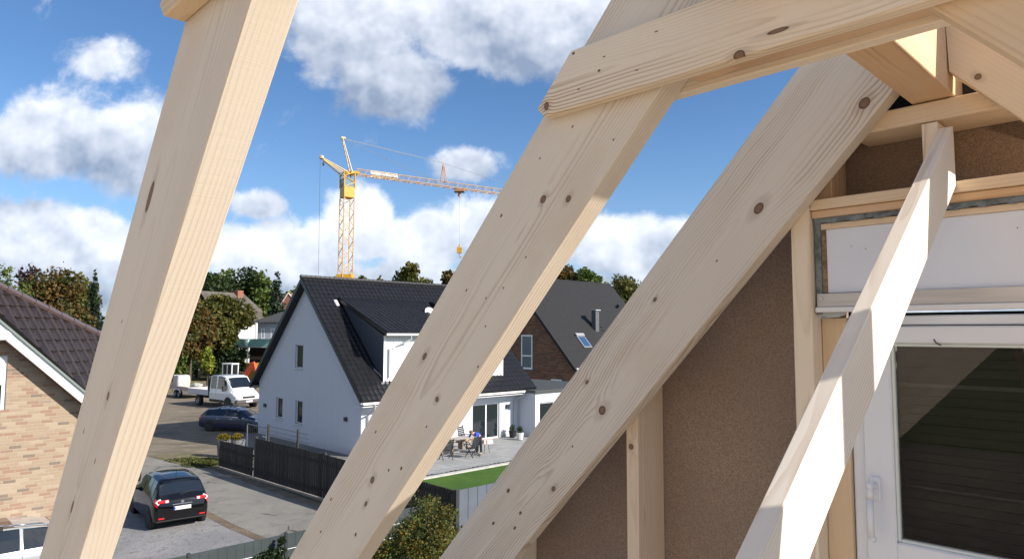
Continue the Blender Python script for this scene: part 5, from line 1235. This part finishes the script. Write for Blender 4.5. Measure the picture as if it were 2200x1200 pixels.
m=MB(); lattice(m,Vector((0,0,.3)),Vector((0,0,CP(748,427).z)),1.35,1.35,26,.075,up=JD); m.build('mast',mat('pale yellow mast',(.58,.36,.13),.5)).parent=cr
m=MB(); m.box((-1.3,-1.3,0),(1.3,1.3,.5)); m.box((-.95,-.95,CP(748,600).z),(.95,.95,CP(748,590).z)); m.build('undercarriage',yel).parent=cr
m=MB(); m.box((-.72,-.72,CP(748,426).z),(.72,.72,CP(748,403).z)); m.bevel(.04); k=m.build('machinery_box',yel); k.parent=cr; k.rotation_euler=(0,0,R(36))
m=MB(); m.box((-.66,-.66,CP(748,403).z),(.66,.66,CP(748,384).z)); k=m.build('cab',gla); k.parent=cr; k.rotation_euler=(0,0,R(36))
m=MB(); lattice(m,Vector((0,0,CP(748,404).z)),Vector((0,0,CP(748,370).z)),1.4,1.4,3,.09,up=JD); m.tube(CP(742,371),CP(772,371),.22,n=6); m.tube(CP(742,376,.6),CP(772,371,.3),.12,n=6); m.build('slewing_head',yel).parent=cr
j0=CP(766,369); j1=CP(1235,434); 
m=MB(); lattice(m,j0,j1,.9,.75,48,.055,tri=True); m.build('jib',mat('orange brown jib',(.50,.30,.12),.5)).parent=cr
m=MB(); 
for k_ in range(5):
    a=CP(800+k_*12,364+k_*1.6,.5); b_=CP(811+k_*12,365.5+k_*1.6,.5); m.box((min(a.x,b_.x),min(a.y,b_.y)-.02,a.z-.95),(max(a.x,b_.x),max(a.y,b_.y)+.02,a.z+.02))
m.bm.free(); m=MB(); a=CP(800,364,.52); b_=CP(858,372,.52); dn=Vector((0,0,-.98)); m.face([a,b_,b_+dn*.85,a+dn*.9]); 
a2=a+JS*.03; m.face([a2,b_+JS*.03,b_+dn*.85+JS*.03,a2+dn*.9]); m.build('jib_banner',mat('weathered white banner',(.62,.62,.64),.6,var=.5,vs=.8)).parent=cr
m=MB(); 
for s_ in (-.4,.4): m.tube(CP(754,370,s_),CP(736,298,s_*.3),.085,.07,6)
for k_ in range(6):
    f=k_/6; m.tube(CP(754,370,-.4).lerp(CP(736,298,-.12),f),CP(754,370,.4).lerp(CP(736,298,.12),f+.16),.035,n=4)
m.tube(CP(733,296),CP(742,297),.16,n=6); m.build('apex_strut',mat('cream strut',(.62,.50,.28),.5)).parent=cr
m=MB()
for s_ in (-.4,.4): m.tube(CP(744,370,s_),CP(692,339,s_*.3),.09,.07,6); m.tube(CP(742,381,s_),CP(694,343,s_*.3),.07,.06,6)
m.ball(CP(691,338),.32,1); m.build('rear_strut',mat('cream strut two',(.62,.48,.25),.5)).parent=cr
m=MB(); m.tube(CP(736,298),CP(953,351),.028,n=4); m.tube(CP(953,351),CP(1180,424),.028,n=4); m.tube(CP(736,298),CP(935,388),.028,n=4); m.tube(CP(736,297),CP(953,349),.02,n=4)
m.build('tie_rope',cgrey).parent=cr
m=MB(); m.tube(CP(688,342),CP(684,598),.022,n=4); m.build('rear_rope',cgrey).parent=cr
m=MB(); m.ball(CP(695,352),.22,1,(.7,.7,1.3)); m.build('rope_weight',mat('dark weight',(.05,.05,.06),.5)).parent=cr
m=MB()
for s_ in (-.35,.35): m.tube(CP(948,391,s_),CP(953,350,0),.06,n=5); m.tube(CP(958,392,s_),CP(953,350,0),.06,n=5)
m.build('jib_post',redc).parent=cr
m=MB(); q=CP(987,407); m.box((q.x-.7,q.y-.7,q.z-.35),(q.x+.7,q.y+.7,q.z+.05)); m.tube(q,q-Vector((0,0,1.0)),.22,n=6); m.build('trolley',redc).parent=cr
m=MB(); m.tube(CP(987,410),CP(987,532),.012,n=4); m.build('hoist_rope',cgrey).parent=cr
m=MB(); q=CP(987,538); m.box((q.x-.35,q.y-.25,q.z-.35),(q.x+.35,q.y+.25,q.z+.45)); m.tube(q,q+Vector((0,0,.9)),.10,n=6); m.path([q-Vector((0,0,.3)),q-Vector((0,0,.8)),q+Vector((.2,0,-1.05)),q+Vector((.3,0,-.8))],.07,5); m.build('hook_block',yel).parent=cr
# ================================================================ far houses
brickr=mat('red brick far',(.30,.12,.08),.9,var=.3,vs=6); groof=mat('weathered grey brown roof',(.115,.10,.085),.85,var=.35,vs=.8); wr2=mat('far white render',(.42,.44,.48),.9)
wr3=mat('plain white render',(.60,.60,.60),.9); tealg=mat('green balcony glass',(.16,.33,.31),.2,spec=1.)  # first one: even off-white for far walls, columns and a pot
def boxy(m,a,b,c,d,z0,z1): m.prism([a,b,c,d],z0,z1)
# grey roofed house with dormer windows
Y=112.; A1=AY(495,700,Y); B1=AY(572,700,Y+6); fh=empty('terraced_house',(A1.x,A1.y,0),math.atan2(B1.y-A1.y,B1.x-A1.x),'house with grey brown roof, red chimney and a row of dormer windows','house')
Lh=(B1-A1).xy.length; ze=AY(530,668,Y).z; zrg=AY(520,627,Y+4).z; zb0=AY(530,690,Y).z
m=MB(); m.box((-2,0,0),(Lh,9,zb0+.2)); m.build('wall',wr3).parent=fh
m=MB(); m.face([(-2.4,1.2,ze),(Lh+.4,1.2,ze),(Lh-1.0,5,zrg),(-2.4,5,zrg)]); m.face([(-2.4,9,ze),(-2.4,5,zrg),(Lh-1,5,zrg),(Lh+.4,9,ze)]); m.face([(Lh+.4,1.2,ze),(Lh+.4,9,ze),(Lh-1,5,zrg)]); m.box((-2.4,-.4,zb0),(Lh+.4,9.2,zb0+.25)); m.box((-2.4,1.3,zb0),(Lh+.2,8.8,ze)); m.build('roof',groof).parent=fh
for i,(pa,pb) in enumerate(((513,522),(527,541),(543,556))):
    xa=(AY(pa,680,Y)-A1).xy.length; xb=(AY(pb,680,Y)-A1).xy.length; z_0=AY(530,688,Y).z; z_1=AY(530,671,Y).z
    hwin(fh,Matrix(((1,0,0,xa),(0,0,-1,1.15),(0,1,0,z_0),(0,0,0,1))),xb-xa,z_1-z_0,.16,sill=False)
q0=AY(569,634,Y+3); q=fh.matrix_basis.inverted()@q0; m=MB(); m.box((q.x-.55,4.1,zrg-2),(q.x+.55,5.6,AY(569,619,Y).z)); m.build('chimney',brickr).parent=fh
# small brick gable
Y=125.; A1=AY(604,690,Y); m2=empty('brick_gable_house',(A1.x,A1.y,0),0,'small red brick gable just left of the white house roof','house'); zz=lambda y:AY(610,y,Y).z
w_=22*Y/F
m=MB(); m.prism([(0,0),(w_+1.2,0),(w_+1.2,zz(652)),(w_*.62,zz(629)),(.0,zz(652))],-9,0,Matrix(((1,0,0,0),(0,0,-1,0),(0,1,0,0),(0,0,0,1)))); m.build('gable_wall',brickr).parent=m2
m=MB(); 
for xa,za,xb,zb_ in ((-.2,zz(653.5),w_*.62,zz(627.5)),(w_+1.4,zz(653.5),w_*.62,zz(627.5))): m.prism([(xa,za),(xb,zb_),(xb,zb_-.25),(xa,za-.25)],-.1,.12,Matrix(((1,0,0,0),(0,0,-1,0),(0,1,0,0),(0,0,0,1))))
m.build('verge',wr3).parent=m2
m=MB(); m.prism([(-6,zz(652)),(0,zz(652)),(w_*.62,zz(629)),(-5,zz(629))],-.3,0,Matrix(((1,0,0,0),(0,0,-1,1),(0,1,0,0),(0,0,0,1)))); m.build('roof',groof).parent=m2
# villa with hipped grey roof and glazed balcony
Y=95.; A1=AY(553,720,Y); an_=R(-8); vl=empty('balcony_villa',(A1.x,A1.y,0),an_,'pale villa with grey hipped roof and green glass balcony on white columns','house')
zz=lambda y:AY(560,y,Y).z; wv=62*Y/F
m=MB(); m.box((0,0,zz(735)),(wv+6,7,zz(693))); va=m.build('wall',mat('villa pale render',(.36,.38,.44),.9)); va.parent=vl
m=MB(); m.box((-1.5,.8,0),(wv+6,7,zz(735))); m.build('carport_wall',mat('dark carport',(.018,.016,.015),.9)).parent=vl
m=MB(); e0=zz(692); e1=zz(655); P_=[(-.9,-.6,e0),(wv+7,-.6,e0),(wv+7,8,e0),(-.9,8,e0)]; T_=[(4.6,3.2,e1),(wv+3,3.2,e1)]
m.face([P_[0],P_[1],T_[1],T_[0]]); m.face([P_[3],P_[0],T_[0]]); m.face([P_[2],P_[3],T_[0],T_[1]]); m.face([P_[1],P_[2],T_[1]]); m.face(P_); m.build('hipped_roof',mat('villa grey tiles',(.060,.062,.064),.7,var=.2,vs=2)).parent=vl
for pa,pb in ((561,569),(583,592)):
    xa=(pa-553)*Y/F; xb=(pb-553)*Y/F; hwin(vl,Matrix(((1,0,0,xa),(0,0,-1,-.02),(0,1,0,zz(727)),(0,0,0,1))),xb-xa,zz(705)-zz(727),.1,sill=False)
xb0=(519-553)*Y/F
m=MB(); m.box((xb0,-3.1,zz(745)),(wv,-.01,zz(742))); m.build('balcony_slab',mat('balcony slab',(.30,.33,.33),.7)).parent=vl
m=MB(); m.box((xb0,-3.12,zz(742)),(wv,-3.08,zz(727))); m.box((xb0,-3.1,zz(742)),(xb0+.04,-.02,zz(727))); m.build('balcony_glass',tealg).parent=vl
for xq in (520,556): 
    x_=(xq-553)*Y/F; m=MB(); m.tube((x_,-2.8,0),(x_,-2.8,zz(745)),.10,n=10); m.tube((x_,-2.8,zz(745)-.1),(x_,-2.8,zz(745)),.1,.3,n=10); m.build('column',wr3).parent=vl
m=MB(); m.tube(((556-553)*Y/F,-3.15,zz(742)),((556-553)*Y/F,-3.15,zz(728)),.14,.40,n=12); m.build('planter',mat('pale planter',(.5,.62,.6),.5)).parent=vl
# fragments of white facade among the trees
Y=118.; A1=AY(515,730,Y); m=MB(); m.box((0,0,0),(3.2,5,AY(530,690,Y).z)); wf_=m.build('white_annex',wr3); wf_.location=(A1.x+.3,A1.y-2,0); tag(wf_,'bright white house corner between the olive tree and the villa','house')
Y=104.; A1=AY(370,700,Y); m=MB(); m.box((0,0,0),(6.5,6,5.4)); m.prism([(-.4,5.3),(6.9,5.3),(3.2,8.6)],-6.2,.2,Matrix(((1,0,0,0),(0,0,-1,0),(0,1,0,0),(0,0,0,1)))); 
wf_=m.build('far_house',mat('pale pinkish render',(.42,.33,.29),.9)); wf_.location=(A1.x,A1.y,0); tag(wf_,'pale pinkish house showing through the brownish tree','house')
# site wall and wire fence at the yard edge
a=G(398,795);b=G(480,797); d=b-a; m=MB(); m.box((0,0,0),(d.length,.3,.75)); w_=m.build('low_wall',mat('grey purple stone wall',(.13,.12,.13),.9,var=.3,vs=3)); w_.location=(a.x,a.y,0); w_.rotation_euler=(0,0,math.atan2(d.y,d.x)); tag(w_,'low dark wall behind the meadow','wall')
tg=empty('sports_fence',(a.x,a.y+1.5,0),math.atan2(d.y,d.x),'green mesh fence beneath the trees behind the low wall','fence')
m=MB(); 
for i in range(12): m.tube((i*d.length/11,0,0),(i*d.length/11,0,3.0),.05,n=5)
m.build('fence_post',mat('green post',(.05,.10,.08),.6)).parent=tg
m=MB(); 
for i in range(9): m.tube((0,0,.3+i*.33),(d.length,0,.3+i*.33),.012,n=4)
m.build('wire_mesh',mat('green wire',(.05,.13,.10),.6)).parent=tg
# meadow by the yard
sheet('meadow',[G(300,860),G(380,838),G(430,822),G(470,800),G(396,798),G(300,795),G(100,800),G(100,900)],.010,groundmat('ochre meadow',(.16,.17,.06),(.24,.19,.11),(.30,.24,.16),.15,.8,9,bump=1,bd=.05))
# ================================================================ terrace furniture
tw_=mat('weathered teak',(.26,.17,.11),.7,var=.3,vs=8); tg_=mat('greyed table boards',(.42,.38,.34),.7,var=.2,vs=9); blk=mat('black chair frame',(.015,.016,.02),.5)
T0=G(988,975); T0.z=.08
tb=empty('garden_table',T0,RZ+R(4),'wooden garden table with a lower shelf on the grey terrace','table')
m=MB()
for k in range(6): m.box((-1.05,-.45+k*.152,.72),(1.05,-.45+k*.152+.14,.75))
m.build('tabletop',tg_).parent=tb
for x_,y_ in ((-.92,-.38),(.92,-.38),(-.92,.38),(.92,.38)):
    m=MB(); m.box((x_-.045,y_-.045,0),(x_+.045,y_+.045,.72)); m.build('leg',tw_).parent=tb
m=MB(); m.box((-.92,-.40,.60),(.92,-.36,.71)); m.box((-.92,.36,.60),(.92,.40,.71)); m.build('apron',tw_).parent=tb
bn=empty('garden_bench',T0+UX*.0+Vector((0,0,0))-UX*.85,RZ+R(4),'light wooden bench seen beneath the garden table','bench')
m=MB(); m.box((-.9,-.17,.40),(.9,.17,.44)); m.build('seat',mat('light teak',(.48,.36,.25),.7)).parent=bn
for x_ in (-.8,.8): m=MB(); m.box((x_-.04,-.15,0),(x_+.04,.15,.40)); m.build('leg',tw_).parent=bn
def chair(loc_,rz,label,h=1.05):
    c=empty('folding_chair',loc_,rz,label,'chair','black folding chairs on the terrace')
    for sd_ in (-.26,.26):
        m=MB(); m.tube((.25,sd_,0),(-.28,sd_,.66),.022,n=6); m.tube((-.28,sd_,.0),(.18,sd_,.62),.022,n=6); m.tube((-.20,sd_,.50),(-.36,sd_,h),.02,n=6); m.box((-.32,sd_-.025,.63),(.25,sd_+.025,.66)); m.build('side_frame',blk).parent=c
    m=MB(); 
    for k in range(5): m.box((-.2+k*.09,-.25,.43),(-.125+k*.09,.25,.445))
    m.build('seat',blk).parent=c
    m=MB()
    for k in range(6): z_=.52+k*(h-.55)/6; x_=-.205-(z_-.5)*.3; m.box((x_-.008,-.25,z_),(x_+.008,.25,z_+.07))
    m.build('backrest',blk).parent=c
    return c
def TG(px,py): v=G(px,py); v.z=.08; return v
chair(TG(958,990),RZ+R(75),'black folding chair nearest the viewer at the left of the garden table')
chair(TG(1014,984),RZ+R(100),'black folding chair at the right front corner of the garden table')
chair(TG(999,962),RZ-R(75),'black folding chair with high back against the white wall',1.12)
rt=empty('side_table',TG(1044,975),0,'small round side table with a pale pink cloth on thin legs','table')
m=MB(); m.tube((0,0,.66),(0,0,.69),.30,n=18); 
rows=[[Vector(((.30+.04*(a%2)+k_*.05)*math.cos(a*.2618),(.30+.04*(a%2)+k_*.05)*math.sin(a*.2618),.70-k_*.20)) for a in range(24)] for k_ in (0,1)]
m.grid(rows,closed=True); m.build('tabletop',mat('pale pink cloth',(.66,.50,.47),.8)).parent=rt
for k_ in range(3): a=k_*2.1; m=MB(); m.tube((.1*math.cos(a),.1*math.sin(a),.66),(.18*math.cos(a),.18*math.sin(a),0),.012,n=5); m.build('leg',blk).parent=rt
for px,py,mt_,nm,lb in ((1101,941,blk,'plant_pot','dark plant pot with a small plant beside the terrace door'),(1117,946,wr3,'plant_pot','white plant pot at the corner of the annex')):
    q=TG(px,py); pt=empty(nm,q,0,lb,'pot'); m=MB(); m.tube((0,0,0),(0,0,.38),.17,.24,12); m.build('pot',mt_).parent=pt; crown('plant',[(0,0,.55,.22,.22,.22)],140,.05,DRK,pt,60+px,gap=1.)
# ---- person bending over the table
def skin(name,verts,edges,radii,material,parent,root=0,sub=2):
    me=bpy.data.meshes.new(name); me.from_pydata(verts,edges,[]); o=bpy.data.objects.new(name,me); COL.objects.link(o)
    md=o.modifiers.new('s','SKIN'); 
    for i,r in enumerate(radii): 
        v=me.skin_vertices[0].data[i]; v.radius=(r if isinstance(r,tuple) else (r,r)); v.use_root=(i==root)
    o.modifiers.new('u','SUBSURF').levels=sub; o.modifiers['u'].render_levels=sub
    bpy.context.view_layer.update(); dg=bpy.context.evaluated_depsgraph_get(); nm=bpy.data.meshes.new_from_object(o.evaluated_get(dg)); bpy.data.objects.remove(o)
    o=bpy.data.objects.new(name,nm); COL.objects.link(o); nm.materials.append(material)
    for p in nm.polygons: p.use_smooth=True
    if parent: o.parent=parent
    return o
pr=empty('person',TG(1029,979),math.atan2(-V.y,-V.x)+R(8),'person in a blue top and dark trousers bending over the garden table','person')
skm=mat('skin',(.55,.36,.27),.6)
#      0 pelvis      1 waist        2 chest        3 neck          4 head base    5 head top
vs=[(0,0,.92),(.14,0,1.02),(.36,0,1.10),(.50,0,1.14),(.58,0,1.17),(.70,0,1.17),
 (.02,.10,.88),(.0,.12,.48),(-.03,.13,.09),(.10,.14,.04), (.02,-.10,.88),(.04,-.12,.48),(.02,-.13,.09),(.15,-.14,.04),
 (.40,.19,1.10),(.52,.24,.92),(.70,.22,.80),(.78,.20,.79),(.40,-.19,1.10),(.50,-.25,.92),(.68,-.22,.80),(.76,-.20,.79)]
es=[(0,1),(1,2),(2,3),(3,4),(4,5),(0,6),(6,7),(7,8),(8,9),(0,10),(10,11),(11,12),(12,13),(2,14),(14,15),(15,16),(16,17),(2,18),(18,19),(19,20),(20,21)]
rd=[.13,.115,.13,.055,.085,.07,.085,.06,.042,.035,.085,.06,.042,.035,.055,.042,.03,.03,.055,.042,.03,.03]
skin('body',vs,es,rd,skm,pr)
tv=[0,1,6,7,8,10,11,12]; skin('trousers',[vs[i] for i in tv],[(0,1),(0,2),(2,3),(3,4),(0,5),(5,6),(6,7)],[.145,.125,.10,.075,.06,.10,.075,.06],mat('dark trousers',(.012,.014,.022),.85),pr)
sv=[1,2,3,14,15,18,19]; skin('blue_top',[(.06,0,.99)]+[vs[i] for i in sv],[(0,1),(1,2),(2,3),(2,4),(4,5),(2,6),(6,7)],[.15,.14,.155,.07,.07,.052,.07,.052],mat('blue knitted top',(.03,.07,.50),.8),pr)
m=MB(); m.ball((.63,0,1.22),.105,2,(1.15,.95,.85)); m.build('hair',mat('light brown hair',(.16,.10,.05),.7),smooth=True).parent=pr
for sd_ in (1,-1):
    m=MB()
    for k_ in range(4): y0=sd_*(.175+.018*k_); m.path([(.775,y0,.79),(.82+.006*k_,y0,.785),(.845,y0,.77)],.007,5)
    m.path([(.765,sd_*.175,.79),(.79,sd_*.15,.78)],.008,5); m.build('fingers',skm).parent=pr
    m=MB(); m.ball(((.07 if sd_>0 else .12),sd_*.135,.035),.05,2,(2.2,.9,.8)); m.build('shoe',blk).parent=pr
